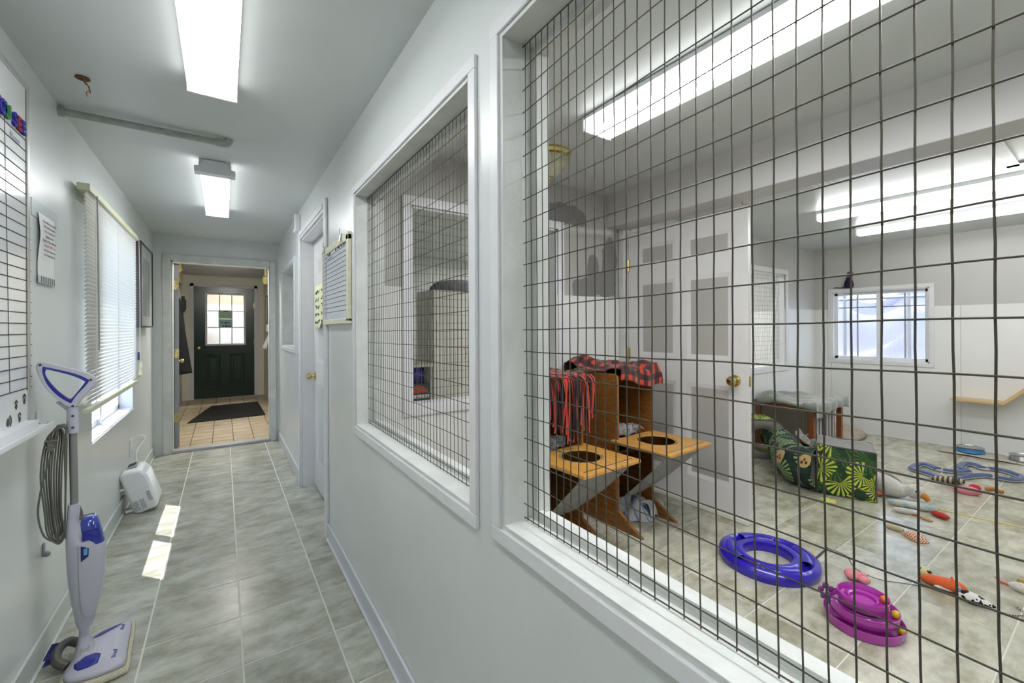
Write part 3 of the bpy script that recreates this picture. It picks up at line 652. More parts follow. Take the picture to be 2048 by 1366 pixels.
# ---- right hallway door (closed, recessed)
dr = struct('door_3', MB().box(XR, XR2, 3.02, 3.035, 0, 2.13).box(XR, XR2, 4.055, 4.07, 0, 2.13).box(XR, XR2, 3.02, 4.07, 2.115, 2.13), trim, label='white cased door on the right of the hallway')
for y0, y1, z0, z1 in ((2.945, 3.02, 0, 2.205), (4.07, 4.13, 0, 2.205), (3.02, 4.07, 2.13, 2.205)):
    obj('casing', B(XR - .016, XR, y0, y1, z0, z1), trim, dr, bevel=.004)
    if y0 > 2.99: obj('casing', B(XR - .022, XR - .016, y0 + .012 if z0 else y0 + .01, y1 - .012 if z0 else y1 - .01, z0 + (.02 if z0 else 0), z1 - .02), trim, dr, bevel=.003)
dl = thing('hallway_door', 'white six-panel door closed on the right of the hallway', 'door', (.655, 3.545, 0))
def sixpanel(parent, w_, h_, th, Mf, Mp, dirx, zsc=1.0):
    """leaf in local YZ plane, face at x=0 looking to dirx"""
    s = dirx; st = .115; mid = .10; hw = w_ / 2
    rows = [(.22 * zsc, .90 * zsc), (1.08 * zsc, 1.68 * zsc), (1.80 * zsc, h_ - .13)]
    cols = [(-hw + st, -mid / 2), (mid / 2, hw - st)]
    mb = MB()
    zs = [0.01] + [z for r in rows for z in r] + [h_]
    xb = -s * th
    for a, b in ((-hw, -hw + st), (-mid / 2, mid / 2), (hw - st, hw)): mb.box(0, xb, a, b, .01, h_)
    for a, b in cols:
        for k in range(0, len(zs), 2): mb.box(0, xb, a, b, zs[k], zs[k + 1])
    obj('leaf', mb, Mf, parent)
    for a, b in cols:
        for c, d in rows:
            p = MB(); q = .03
            # moulded slope down to the recess and a flat field
            p.add([(0, a, c), (0, b, c), (0, b, d), (0, a, d), (-s * .010, a + q, c + q), (-s * .010, b - q, c + q), (-s * .010, b - q, d - q), (-s * .010, a + q, d - q)],
                  ((0, 1, 5, 4), (1, 2, 6, 5), (2, 3, 7, 6), (3, 0, 4, 7)))
            mo = obj('moulding', p, Mf, parent)
            obj('field', B(-s * .010, xb + s * .01, a + q - .001, b - q + .001, c + q - .001, d - q + .001), Mp, mo)
    return rows
sixpanel(dl, 1.016, 2.10, .035, doorwhite, mat('hall_door_panel', (200, 202, 202), .35), -1)
knob(dl, (0, .44, .955), (-1, 0, 0), .027); obj('latch_plate', B(-.003, 0, .42, .46, .92, .99), brass, dl)
for lab, M_, y0, y1, z0, z1, cur_ in (('yellow handwritten sheet taped to the white hallway door', yellowpaper, 3.60, 3.95, 1.36, 1.72, .03), ('white sheet taped beside the yellow one on the hallway door', paper, 3.42, 3.62, 1.37, 1.73, .01)):
    pn = thing('taped_sheet', lab, 'notice', (.655 - .004, (y0 + y1) / 2, (z0 + z1) / 2))
    hw, hh_ = (y1 - y0) / 2, (z1 - z0) / 2
    obj('sheet', MB().grid(10, 10, lambda u, v: Vector((-.003 - cur_ * max(0, v - .75) * 4 * v * (1 - u), (u - .5) * 2 * hw, hh_ - 2 * hh_ * v))), M_, pn, solid=.0008)
    if 'yellow' in lab:
        for k in range(5): scribble(pn, (-.012, .11, .10 - k * .06), (0, -1, 0), .2, .035, linemat, k + 3)

# ================================================================ lights
def fixture(label, loc, ln, wd, ht, group=None, endcap=True, M_=None):
    t = thing('fluorescent_light', label, 'ceiling light', loc, group=group)   # origin: ceiling, middle
    obj('tray', B(-wd / 2 - .001, wd / 2 + .001, -ln / 2 + .002, ln / 2 - .002, -.0225, 0), whiteplastic, t, bevel=.002)
    mb = MB(); hw = wd / 2; prof = [(-hw, -.022), (-hw, -ht + .012), (-hw + .014, -ht), (hw - .014, -ht), (hw, -ht + .012), (hw, -.022)]
    n = len(prof); vs = [(x, -ln / 2 + .012, z) for x, z in prof] + [(x, ln / 2 - .012, z) for x, z in prof]
    mb.add(vs, [(i, i + 1, n + i + 1, n + i) for i in range(n - 1)])
    obj('lens', mb, M_ or lens, t, ang=20)
    if endcap:
        for s in (-1, 1):
            e = MB().box(-hw - .003, hw + .003, s * ln / 2 - .012 * (s > 0), s * ln / 2 + .012 * (s < 0), -ht - .003, -.02)
            obj('end_cap', e, whiteplastic, t, bevel=.002)
    return t
fixture('nearest fluorescent ceiling light of the hallway', (-.033, 1.50, H), 1.37, .168, .07)
l2 = fixture('farther fluorescent ceiling light of the hallway, with a white metal end plate', (-.038, 3.84, H), 1.26, .160, .07)
obj('end_plate', MB().prism([(-.105, 0, -.082), (.105, 0, -.082), (.105, 0, -.05), (.075, 0, -.045), (.06, 0, -.005), (-.06, 0, -.005), (-.075, 0, -.045), (-.105, 0, -.05)], (0, .006, 0)).box(-.105, .105, 0, .07, -.085, -.08), whiteplastic, l2, bevel=.002).location = (0, -.64, 0)
fixture('fluorescent ceiling light of the hallway behind the viewer', (-.03, -.55, H), 1.3, .185, .07)
fixture('wide fluorescent wraparound light on the playroom ceiling', (1.73, .49, H1 - .004), 2.44, .21, .08, M_=lens_room)
def strip(label, x, y0, y1, group):
    t = thing('strip_light', label, 'ceiling light', (x, (y0 + y1) / 2, H), group=group); ln = y1 - y0
    obj('channel', B(-.056, .056, -ln / 2, ln / 2, -.031, 0), whiteplastic, t, bevel=.002)
    mb = MB(); pr = [(-.055, -.03), (-.055, -.065), (-.035, -.088), (.035, -.088), (.055, -.065), (.055, -.03)]; n = 6
    mb.add([(a, -ln / 2 + .01, z) for a, z in pr] + [(a, ln / 2 - .01, z) for a, z in pr], [(i, i + 1, n + i + 1, n + i) for i in range(n - 1)])
    obj('lens', mb, striplamp, t, ang=20)
    for s in (-1, 1): obj('end_cap', B(-.058, .058, s * ln / 2 - .012 * (s > 0), s * ln / 2 + .012 * (s < 0), -.09, 0), whiteplastic, t, bevel=.002)
strip('nearer long strip light on the far playroom ceiling', 4.50, -.85, 1.66, 'strip lights on the far playroom ceiling')
strip('farther long strip light, closest to the playroom window wall', 5.55, -.85, 1.69, 'strip lights on the far playroom ceiling')

dm = thing('dome_ceiling_light', 'ribbed glass dome light with brass rim on the playroom ceiling', 'ceiling light', (1.788, 2.208, H1)); dm.scale = (.92, .92, 1.0)
obj('pan', MB().lathe([(0, 0), (.165, 0), (.165, -.012), (.152, -.03), (.158, -.038), (.14, -.045), (0, -.045)], 40), brass, dm)
mb = MB(); prof = [(.146, -.04), (.143, -.06), (.126, -.09), (.094, -.118), (.055, -.14), (.024, -.152), (0.001, -.155)]; n = 72
vs = [];
for r, z in prof:
    for k in range(n): rr = r * (1 + (.025 if k % 2 else -.01)); vs.append((rr * cos(2 * pi * k / n), rr * sin(2 * pi * k / n), z))
mb.add(vs, [(i * n + k, i * n + (k + 1) % n, (i + 1) * n + (k + 1) % n, (i + 1) * n + k) for i in range(len(prof) - 1) for k in range(n)])
obj('dome', mb, mat('ribbed_glass', (208, 206, 176), .25, alpha=.85, noise_amt=.08), dm)
obj('finial', MB().lathe([(0, -.146), (.020, -.150), (.024, -.160), (.014, -.170), (.018, -.180), (.010, -.194), (0, -.198)], 16), brass, dm)

# ================================================================ hallway fittings
# ceiling conduit
cp = thing('painted_conduit', 'painted pipe running across the hallway ceiling from the left wall', 'pipe', (0, 2.81, 2.372))
pm = mat('pipe_paint', (160, 166, 158), .35, noise_amt=.15, noise_scale=30)
obj('pipe', MB().tube([(XL, 0, 0), (-.01, 0, 0)], .0165, 16), pm, cp)
obj('elbow', MB().tube(smoothpath([(-.03, 0, 0), (.0, 0, 0), (.022, 0, .006), (.03, 0, .028)]), .021, 14), pm, cp)
obj('collar', MB().tube([(XL, 0, 0), (XL + .02, 0, 0)], .023, 14), pm, cp)
jb = thing('loose_ceiling_wires', 'bare wires hanging from a small hole in the hallway ceiling', 'wire', (-.478, 2.453, H))
obj('hole_rim', MB().lathe([(.008, -.001), (.022, -.001), (.024, -.005), (.008, -.004)], 16, close=True), mat('rust', (96, 60, 36), .8), jb)
obj('wire', MB().tube(smoothpath([(0, 0, 0), (.012, .004, -.02), (.02, .0, -.045), (.012, -.004, -.06), (.016, -.004, -.075)]), .0018, 6), mat('orange_wire', (190, 120, 50), .5), jb)
obj('wire', MB().tube(smoothpath([(0, .004, 0), (.006, .008, -.018), (.018, .006, -.03), (.022, .004, -.055)]), .0018, 6), dark, jb)

# left whiteboard
wbt = thing('ruled_whiteboard', 'large ruled whiteboard on the left hallway wall, tape lines and paw prints', 'whiteboard', (XL, 1.75, 0))
y0, y1 = -.75, .63    # local, board ends at world y 2.43
obj('surface', B(.004, .016, y0, y1 - .02, 1.0, 2.265), board, wbt)
fm = mat('board_frame', (182, 184, 184), .35, metal=.3)
for a, b, c, d in ((y0, y1, 2.262, 2.285), (y1 - .022, y1, 1.0, 2.265), (y0, y1, .985, 1.005)): obj('frame', B(0, .02, a, b, c, d), fm, wbt, bevel=.002)
obj('tray', MB().box(0, .075, y0, y1 + .03, .984, .990).box(.07, .075, y0, y1 + .03, .984, 1.0).box(.016, .05, y0, y1 - .04, .99, 1.02), whiteplastic, wbt, bevel=.002)
for k in range(25):
    z = 2.109 - k * .0404
    obj('tape_line', B(.016, .0175, y0, y1 + .002 + .02 * min(1, k / 20), z - .0016, z + .0016), linemat, wbt)
obj('tape_line', B(.016, .0176, y1 - .03, y1 - .027, 1.13, 2.26), mat('brown_line', (110, 96, 72), .6), wbt)
obj('tape_line', MB().prism([(.0165, .445, 1.14), (.0165, .447, 1.14), (.0165, .412, 2.10), (.0165, .410, 2.10)], (.001, 0, 0)), linemat, wbt)
def paw(y, z, r, a):
    mb = MB(); M_ = Matrix.Rotation(a, 4, 'X')
    for dy, dz, ry, rz in ((0, 0, .9, 1.0), (-.9, 1.3, .33, .45), (-.3, 1.7, .33, .48), (.35, 1.7, .33, .48), (.95, 1.25, .33, .45)):
        c = M_ @ Vector((0, dy * r, dz * r)); mb.ball((.0172, y + c.y, z + c.z), (.0006, ry * r, rz * r), 12)
    obj('paw_print', mb, mat('paw_grey', (70, 72, 72), .7), wbt)
paw(.50, 1.085, .011, 0); paw(.575, 1.095, .0125, .0); paw(.43, 1.04, .015, -1.4); paw(.53, 1.035, .0115, .1)
text('writing', 'Notes', .035, frameM((.0172, .50, 2.03), (0, 1, 0), (0, 0, 1)), mat('faded_ink', (170, 172, 190), .7), wbt, .0003)
lets = [('Y', 2.085, 'purple', (84, 60, 150)), ('O', 2.129, 'blue', (48, 48, 150)), ('U', 2.168, 'green', (62, 128, 74)), ('S', 2.232, 'blue', (48, 48, 140)), ('E', 2.270, 'red', (150, 50, 56)), ('E', 2.308, 'blue', (48, 48, 150))]
for i, (ch, yy, cn, c) in enumerate(lets):
    lb = {'Y': 'purple foam letter Y on the ruled whiteboard', 'O': 'blue foam letter O on the ruled whiteboard', 'U': 'green foam letter U on the ruled whiteboard', 'S': 'blue foam letter S on the ruled whiteboard'}.get(ch, '%s foam letter E on the ruled whiteboard' % cn)
    o = text('foam_letter', ch, .070 if i < 3 else .066, frameM((XL + .0215, yy, 2.080), (0, 1, 0), (0, 0, 1)), mat('foam_' + cn, c, .9), None, .004, 'CENTER', .002)
    tag(o, lb, 'letter', 'foam letters on the ruled whiteboard')

# taped notice
nt = thing('wall_notice', 'printed notice taped to the left wall between whiteboard and blind', 'notice', (XL, 2.625, 1.7))
obj('sheet', MB().grid(8, 12, lambda u, v: Vector((.004 + .012 * max(0, .4 - abs(v - .3)) * (1 - u) * 2, -.105 + .21 * u, .14 - .285 * v))), paper, nt, solid=.0006)
obj('tape_strip', B(.0005, .0025, -.16, .15, .115, .185), tape, nt); obj('tape_strip', B(.0075, .009, -.115, .095, -.15, -.118), tape, nt)
ink = mat('notice_ink', (90, 90, 92), .8); rink = mat('notice_red_ink', (190, 110, 104), .8)
for k, s_ in enumerate(('If you will leave, you must fill', 'all the water bowls and be', 'There is the food chart', 'Hanging above the', 'blackboard. Please refill bowls', 'afterwards WEEKLY, so', 'clean cages and gowns are', 'in the drawing with time')):
    text('print', s_, .0135, frameM((.014, 0, .105 - k * .0195), (0, 1, 0), (0, 0, 1)), rink if 'WEEKLY' in s_ else ink, nt, .0002)
for k in range(7): obj('fringe', B(.0091, .0096, -.085 + k * .026, -.075 + k * .026, -.148, -.120), ink, nt)

# blind
bl = thing('window_blind', 'white slatted blind over the hallway window', 'blind', (-.585, 3.785, 0))
bh = .755
obj('headrail', B(-.03, .02, -bh, bh, 2.075, 2.11), mat('old_ivory', (206, 206, 176), .5), bl, bevel=.002)
sm = MB(); N = 6
sv = []
for s_ in (-bh + .005, bh - .005):
    for k in range(N + 1): a = (k / N - .5); sv.append((-a * .012 + .0035 * (1 - 4 * a * a), s_, -a * .0255))
sm.add(sv, [(k, k + 1, N + 2 + k, N + 1 + k) for k in range(N)])
slatmat = mat('blind_slat', (232, 230, 222), .45)
nn, ll = nodes(slatmat); bs = nn['Principled BSDF']; tr = nn.new('ShaderNodeBsdfTranslucent'); tr.inputs[0].default_value = (.8, .8, .74, 1); mx_ = nn.new('ShaderNodeMixShader'); mx_.inputs[0].default_value = .35
ll.new(bs.outputs[0], mx_.inputs[1]); ll.new(tr.outputs[0], mx_.inputs[2]); ll.new(mx_.outputs[0], nn['Material Output'].inputs[0])
sme = sm.mesh('slat', slatmat)
for k in range(52):
    o = link('slat', sme, bl); o.location = (0, 0, 2.062 - k * .0212); o.rotation_euler = (random.uniform(-.002, .002), random.uniform(-.05, .05), 0)
obj('bottom_rail', MB().box(-.014, .014, -bh, bh, .925, .952), mat('old_ivory', (206, 206, 176), .5), bl, bevel=.004)
for yy in (-.6, 0, .6): obj('ladder_cord', MB().tube([(.013, yy, 2.07), (.013, yy, .95)], .0012, 5), whiteplastic, bl)
obj('tilt_wand', MB().tube([(.03, -.66, 2.07), (.032, -.655, 1.75), (.034, -.65, 1.25)], .0035, 6), mat('clear_wand', (160, 164, 166), .2), bl)
obj('pull_cord', MB().tube(smoothpath([(.03, .7, 2.07), (.032, .72, 1.6), (.03, .73, 1.2), (.034, .74, 1.09)]), .0018, 5), whiteplastic, bl)
obj('tassel', MB().lathe([(.004, .03), (.008, .02), (.014, -.02), (.011, -.022)], 10, c=(.034, .74, 1.07)).lathe([(.004, .03), (.008, .02), (.014, -.02), (.011, -.022)], 10, c=(.036, .70, 1.02)), cream, bl)
tag(obj('wall_clip', B(XL, XL + .012, 4.98, 5.02, 1.09, 1.16), mat('blue_clip', (70, 90, 150), .5), bevel=.003), 'small blue clip on the wall right of the blind', 'clip')
tag(obj('sticky_scrap', B(XL, XL + .003, 5.02, 5.09, .93, 1.0), mat('pale_yellow_scrap', (190, 192, 150), .7)), 'pale yellow scrap on the wall below the blue clip', 'sticker')

# picture by the end wall
pf = thing('framed_picture', 'dark-framed picture on the left wall beside the blind', 'picture', (XL, 5.14, 1.75))
for a, b, c, d in ((-.36, .36, -.37, -.355), (-.36, .36, .355, .37), (-.36, -.345, -.355, .355), (.345, .36, -.355, .355)): obj('frame', B(0, .054, a, b, c, d), mat('walnut_frame', (58, 46, 42), .35), pf, bevel=.002)
obj('mount', B(.036, .044, -.345, .345, -.355, .355), mat('picture_mount', (196, 200, 198), .7), pf)
pic = obj('print', B(.044, .0455, -.22, .22, -.27, .25), mat('picture_grey', (150, 154, 150), .7, noise_amt=.35, noise_scale=9, stretch=(1, 4, 1)), pf)
obj('glazing', B(.047, .049, -.345, .345, -.355, .355), mat('picture_glass', (220, 230, 230), .03, alpha=.15), pf)

# outlet, purifier
ol = thing('wall_outlet', 'white outlet on the left wall above the tilted white heater', 'outlet', (XL, 4.62, .40))
obj('plate', B(0, .008, -.045, .045, -.07, .07), whiteplastic, ol, bevel=.003); obj('socket', B(.008, .011, -.02, .02, -.05, -.01), mat('ivory', (214, 214, 206), .5), ol, bevel=.002)
pu = thing('tilted_heater', 'small white plastic heater leaning against the left wall on the floor', 'heater', (-.47, 4.30, .012))
TM = Matrix.Rotation(radians(-17), 4, 'Y')
prof = [(-.062, 0), (.05, 0), (.075, .03), (.075, .26), (.05, .315), (-.062, .33), (-.075, .30), (-.075, .03)]
obj('body', MB().prism([TM @ Vector((x, -.15, z)) for x, z in prof], TM @ Vector((0, .26, 0))), whiteplastic, pu, bevel=.018)
vm = mat('vent_grey', (150, 152, 154), .5)
for c_ in (-.045, -.008):
    for k in range(7): obj('vent_slot', MB().box(c_ - .014, c_ + .014, -.1525, -.1495, .03 + k * .011, .035 + k * .011, M=TM), vm, pu)
for k in range(6): obj('vent_slot', MB().box(.030, .052, -.1525, -.1495, .07 + k * .013, .077 + k * .013, M=TM), vm, pu)
obj('control_panel', MB().box(-.045, .02, -.05, .09, .325, .332, M=TM), vm, pu, bevel=.002)
obj('button', MB().box(-.035, .008, .0, .03, .332, .336, M=TM).box(-.035, .008, .045, .075, .332, .336, M=TM), dark, pu)
for z_ in (.21, .04): obj('wall_foot', MB().tube([TM @ Vector((-.07, -.12, z_)), TM @ Vector((-.12, -.12, z_ + .005))], .011, 10), whiteplastic, pu)
obj('power_cord', MB().tube(smoothpath([TM @ Vector((-.0, .12, .325)), (-.10, .15, .38), (-.085, .22, .42), (-.06, .27, .46), (-.09, .30, .485), (-.15, .32, .47)]), .004, 8), whiteplastic, pu)

# chime on the right wall
tag(obj('door_chime', MB().box(XR - .045, XR, 4.12, 4.26, 2.215, 2.36), whiteplastic, bevel=.008), 'small white chime box high on the right wall above the door', 'door chime')
for k in range(9): obj('slot', B(XR - .047, XR - .044, 4.135, 4.245, 2.235 + k * .0125, 2.241 + k * .0125), vm, bpy.data.objects['door_chime'])

# right wall planner board
pb = thing('wall_planner', 'cream-framed dry-erase planner beside the second mesh opening', 'whiteboard', (XR, 2.655, 1.625))
hy, hz = .335, .228
obj('surface', B(-.020, -.012, -hy, hy, -hz, hz), mat('planner_white', (216, 220, 228), .3), pb)
for a, b, c, d in ((-hy - .012, hy + .012, hz - .03, hz + .012), (-hy - .012, hy + .012, -hz - .012, -hz + .016), (-hy - .012, -hy + .03, -hz, hz), (hy - .008, hy + .012, -hz, hz)): obj('frame', B(-.026, -.006, a, b, c, d), cream, pb, bevel=.003)
for k in range(14): z = .178 - k * .0265; obj('ruled_line', B(-.0212, -.0200, -hy + .03, hy - .01, z - .0011, z + .0011), linemat, pb)
for yy in (.27, .235, -.29): obj('ruled_line', B(-.0212, -.0200, yy - .0008, yy + .0008, -hz + .02, .19), mat('thin_ink', (100, 104, 120), .6), pb)
scribble(pb, (-.0212, .20, .180), (0, -1, 0), .10, .02, linemat, 11); scribble(pb, (-.0212, -.02, .182), (0, -1, 0), .26, .026, linemat, 12); scribble(pb, (-.0212, .2, .154), (0, -1, 0), .18, .014, mat('thin_ink', (100, 104, 120), .6), 13)
for yy in (-.2, .26):
    obj('clip', MB().prism([(-.036, yy - .014, hz - .02), (-.036, yy + .014, hz - .02), (-.030, yy + .010, hz + .03), (-.030, yy - .010, hz + .03)], (.004, 0, 0)).box(-.03, -.004, yy - .012, yy + .012, hz + .006, hz + .02).tube([(-.034, yy, hz + .02), (-.036, yy - .008, hz + .05)], .002, 6), steel, pb)

# ================================================================ steam mop
mp = thing('steam_mop', 'white and blue upright steam mop leaning by the left wall', 'mop', (-.475, 2.43, 0), math.atan2(.192, .981))
# local x = to the right as seen from the hallway, local y = away from the viewer, z up
def zx(pts, y): return [(x, y, z) for x, z in pts]
outer = [(-.125, 1.231), (-.113, 1.234), (-.072, 1.219), (-.013, 1.194), (.027, 1.170), (.038, 1.149), (.035, 1.132), (.006, 1.089), (-.012, 1.062), (-.016, 1.046), (-.0465, 1.050), (-.068, 1.078), (-.100, 1.123), (-.120, 1.171), (-.129, 1.209)]
inner = [(-.112, 1.212), (-.105, 1.214), (-.03, 1.184), (.010, 1.158), (.014, 1.143), (-.022, 1.090), (-.034, 1.066), (-.040, 1.066), (-.072, 1.098), (-.100, 1.145), (-.112, 1.19)]
inner2 = [(-.104, 1.199), (-.097, 1.202), (-.033, 1.174), (.002, 1.149), (.003, 1.140), (-.030, 1.086), (-.038, 1.080), (-.046, 1.086), (-.072, 1.118), (-.096, 1.160), (-.105, 1.185)]
def resample(loop, n):
    P = smoothpath([Vector((x, 0, z)) for x, z in loop], 6, True); P.append(P[0]); L = [0]
    for i in range(1, len(P)): L.append(L[-1] + (P[i] - P[i - 1]).length)
    out = []; j = 0
    for k in range(n):
        t = L[-1] * k / n
        while L[j + 1] < t: j += 1
        out.append(P[j].lerp(P[j + 1], (t - L[j]) / max(1e-9, L[j + 1] - L[j])))
    return out
def ring_prism(lo, li, y0, y1, n=64, rnd=.004):
    a, b = resample(lo, n), resample(li, n)
    # align starting points
    best = min(range(n), key=lambda s: (b[s] - a[0]).length); b = b[best:] + b[:best]
    mb = MB(); vs = []
    for L_, y, inset in ((a, y0, 0.5), (a, y0 + rnd, 0), (a, y1 - rnd, 0), (a, y1, 0.5), (b, y1, 0), (b, y0, 0)):
        for i, p in enumerate(L_):
            q = p.lerp(b[i], .18) if (inset and L_ is a) else p
            vs.append((q.x, y, q.z))
    fs = []
    for r in range(6):
        s = (r + 1) % 6
        for k in range(n): fs.append((r * n + k, r * n + (k + 1) % n, s * n + (k + 1) % n, s * n + k))
    return mb.add(vs, fs)
hd = obj('handle', ring_prism(outer, inner, -.018, .018), lavplastic, mp)
obj('grip_inlay', ring_prism(inner, inner2, -.016, .016, rnd=.001), blueplastic, hd)
for c_ in ((-.118, -.0185, 1.222), (.021, -.0185, 1.153), (-.031, -.0175, 1.052), (-.031, -.0185, 1.012), (-.031, -.0190, .966)): obj('screw', MB().ball(c_, .0045, 10), dark, hd)
obj('handle_neck', MB().tube([(-.031, 0, 1.065), (-.031, 0, 1.03), (-.031, 0, .942)], [.016, .0175, .0185], 18), lavplastic, mp)
obj('cord_hook', MB().prism([(-.045, -.006, 1.055), (-.07, -.006, 1.075), (-.078, -.006, 1.07), (-.05, -.006, 1.035)], (0, .012, 0)), lavplastic, mp, bevel=.002)
obj('pole', MB().tube([(-.031, 0, .95), (-.027, 0, .60)], .0125, 18), greytube, mp)
# body: stacked rounded sections
secs = [(.655, -.046, -.010, .022), (.60, -.049, -.006, .032), (.545, -.053, .006, .045), (.505, -.053, .050, .058), (.485, -.053, .064, .062), (.44, -.052, .066, .063), (.353, -.048, .063, .062), (.275, -.041, .052, .056), (.20, -.030, .036, .044), (.172, -.026, .031, .038), (.14, -.016, .015, .026), (.105, -.017, .015, .024)]
def loft(secs, n=28, p=3.0):
    mb = MB(); vs = []
    for z, x0, x1, d in secs:
        cx, rx = (x0 + x1) / 2, (x1 - x0) / 2
        for k in range(n):
            a = 2 * pi * k / n; c_, s_ = cos(a), sin(a)
            vs.append((cx + rx * (abs(c_) ** (2 / p)) * (1 if c_ > 0 else -1), d * (abs(s_) ** (2 / p)) * (1 if s_ > 0 else -1), z))
    m_ = len(secs)
    fs = [(i * n + k, i * n + (k + 1) % n, (i + 1) * n + (k + 1) % n, (i + 1) * n + k) for i in range(m_ - 1) for k in range(n)]
    fs += [tuple(range(n - 1, -1, -1)), tuple((m_ - 1) * n + k for k in range(n))]
    return mb.add(vs, fs)
body = obj('body', loft(secs), lavplastic, mp, ang=60)
tank = loft([(.592, -.014, .037, .03), (.578, -.016, .043, .045), (.54, -.017, .052, .052), (.50, -.017, .060, .057), (.488, -.017, .0625, .059)])
obj('water_tank', tank, bluetank, mp, ang=50)
obj('tank_stripe', MB().prism([(-.006, -.0575, .552), (.042, -.050, .552), (.05, -.0585, .513), (-.006, -.0585, .513)], (0, -.0015, 0)), blueplastic, mp)
obj('badge', MB().prism([(-.010, -.040, .655), (-.003, -.040, .628), (-.001, -.044, .592), (-.014, -.044, .600)], (0, -.003, 0)), mat('badge_grey', (96, 94, 100), .4), mp)
obj('level_window', MB().prism([(-.010, -.0605, .497), (.013, -.0605, .482), (.012, -.0605, .450), (-.010, -.0605, .434)], (0, -.003, 0)), mat('window_navy', (20, 30, 96), .1, coat=.6), mp)
obj('level_lines', MB().box(-.002, .009, -.0642, -.0636, .458, .484), mat('window_cyan', (90, 160, 220), .2), mp)
obj('seam', MB().tube(smoothpath([(-.018, -.0615, .50), (-.016, -.061, .36), (-.012, -.055, .26), (-.004, -.049, .215), (.012, -.046, .197), (.03, -.042, .20)]), .0012, 6), vm, mp)
obj('cord_clip', MB().box(-.085, -.045, -.012, .012, .525, .54).box(-.088, -.082, -.014, .014, .52, .552), lavplastic, mp, bevel=.003)
obj('swivel_neck', loft([(.115, -.018, .016, .024), (.095, -.020, .018, .028), (.07, -.024, .026, .04), (.05, -.03, .034, .055)]), lavplastic, mp, ang=60)
obj('neck_grille', MB().box(-.014, .014, -.036, -.032, .076, .079).box(-.014, .014, -.040, -.036, .070, .073).box(-.014, .014, -.044, -.040, .064, .067).box(-.014, .014, -.047, -.043, .058, .061), vm, mp)
# foot: triangular-ish head in local coords (world points converted)
RI = Matrix.Rotation(-math.atan2(.192, .981), 3, 'Z')
def loc_(x, y, z): p = RI @ Vector((x + .475, y - 2.43, 0)); return Vector((p.x, p.y, z))
foot = [(-.472, 2.262), (-.50, 2.285), (-.512, 2.33), (-.505, 2.40), (-.50, 2.47), (-.485, 2.52), (-.44, 2.555), (-.372, 2.585), (-.350, 2.57), (-.338, 2.40), (-.330, 2.285), (-.346, 2.262), (-.41, 2.252)]
def hull(z0, z1, z2, k, mdl=foot, c=(-.43, 2.40)):
    mb = MB(); n = len(mdl) * 6
    L_ = [q for q in smoothpath([loc_(x, y, 0) for x, y in mdl], 6, True)]; cc = loc_(c[0], c[1], 0); vs = []
    for z, s in ((z0, .97), (z0 + .004, 1.0), (z1, 1.0), (z1 + .007, .96), (z2, k)):
        for p in L_: q = cc + (p - cc) * s; vs.append((q.x, q.y, z))
    n = len(L_)
    fs = [(i * n + j, i * n + (j + 1) % n, (i + 1) * n + (j + 1) % n, (i + 1) * n + j) for i in range(4) for j in range(n)]
    fs += [tuple(range(n - 1, -1, -1)), tuple(4 * n + j for j in range(n))]
    return mb.add(vs, fs)
obj('foot', hull(.022, .036, .058, .55), lavplastic, mp, ang=50)
pad = [(x + (x + .43) * .14, y + (y - 2.40) * .14) for x, y in foot]
obj('mop_pad', hull(.001, .016, .024, .90, pad), terry, mp, ang=60)
obj('rim', hull(.018, .022, .024, .96, [(x + (x + .43) * .03, y + (y - 2.40) * .03) for x, y in foot]), mat('rim_grey', (120, 118, 112), .5), mp)
FL_ = [q for q in smoothpath([loc_(x, y, 0) for x, y in foot], 6, True)]; FC_ = loc_(-.43, 2.40, 0)
def foot_z(p):
    d = Vector((p[0], p[1], 0)) - FC_; a = math.atan2(d.y, d.x)
    q = min(FL_, key=lambda b: abs((math.atan2(b.y - FC_.y, b.x - FC_.x) - a + pi) % (2 * pi) - pi)); t = d.length / (q - FC_).length
    return .058 if t < .55 else .058 - .015 * (t - .55) / .41
def patch(pts, M_, nm):
    P = [loc_(x, y, 0) for x, y in pts]; c = sum(P, Vector()) / len(P); mb = MB(); n = len(P)
    rings = [[c + (p - c) * k for p in P] for k in (1, .66, .33)]
    vs = [(p.x, p.y, foot_z(p) + .0014) for r in rings for p in r] + [(c.x, c.y, foot_z(c) + .0014)]
    fs = [(r * n + i, r * n + (i + 1) % n, (r + 1) * n + (i + 1) % n, (r + 1) * n + i) for r in (0, 1) for i in range(n)] + [(2 * n + i, 2 * n + (i + 1) % n, 3 * n) for i in range(n)]
    return obj(nm, mb.add(vs, fs), M_, mp, solid=.002)
patch([(-.487, 2.335), (-.482, 2.31), (-.468, 2.292), (-.44, 2.290), (-.413, 2.297), (-.411, 2.32), (-.412, 2.345), (-.43, 2.362), (-.46, 2.358)], blueplastic, 'blue_window')
patch([(-.460, 2.488), (-.44, 2.485), (-.425, 2.495), (-.40, 2.522), (-.380, 2.552), (-.41, 2.545), (-.445, 2.53)], blueplastic, 'blue_window')
for (x, y), sz in (((-.362, 2.325), .020), ((-.366, 2.515), .017)):
    w_ = text('wordmark', 'Bissell', sz, Matrix.Translation(loc_(x, y, 0)) @ Matrix.Rotation(radians(80), 4, 'Z'), mat('blue_print', (96, 104, 160), .5), mp, .0006)
    for v in w_.data.vertices: v.co.z += foot_z(v.co) + .0012
# pad tag
obj('care_label', MB().prism([loc_(-.535, 2.22, .012), loc_(-.50, 2.20, .012), loc_(-.475, 2.235, .018), loc_(-.508, 2.262, .018)], (0, 0, .0015)), paper, mp)
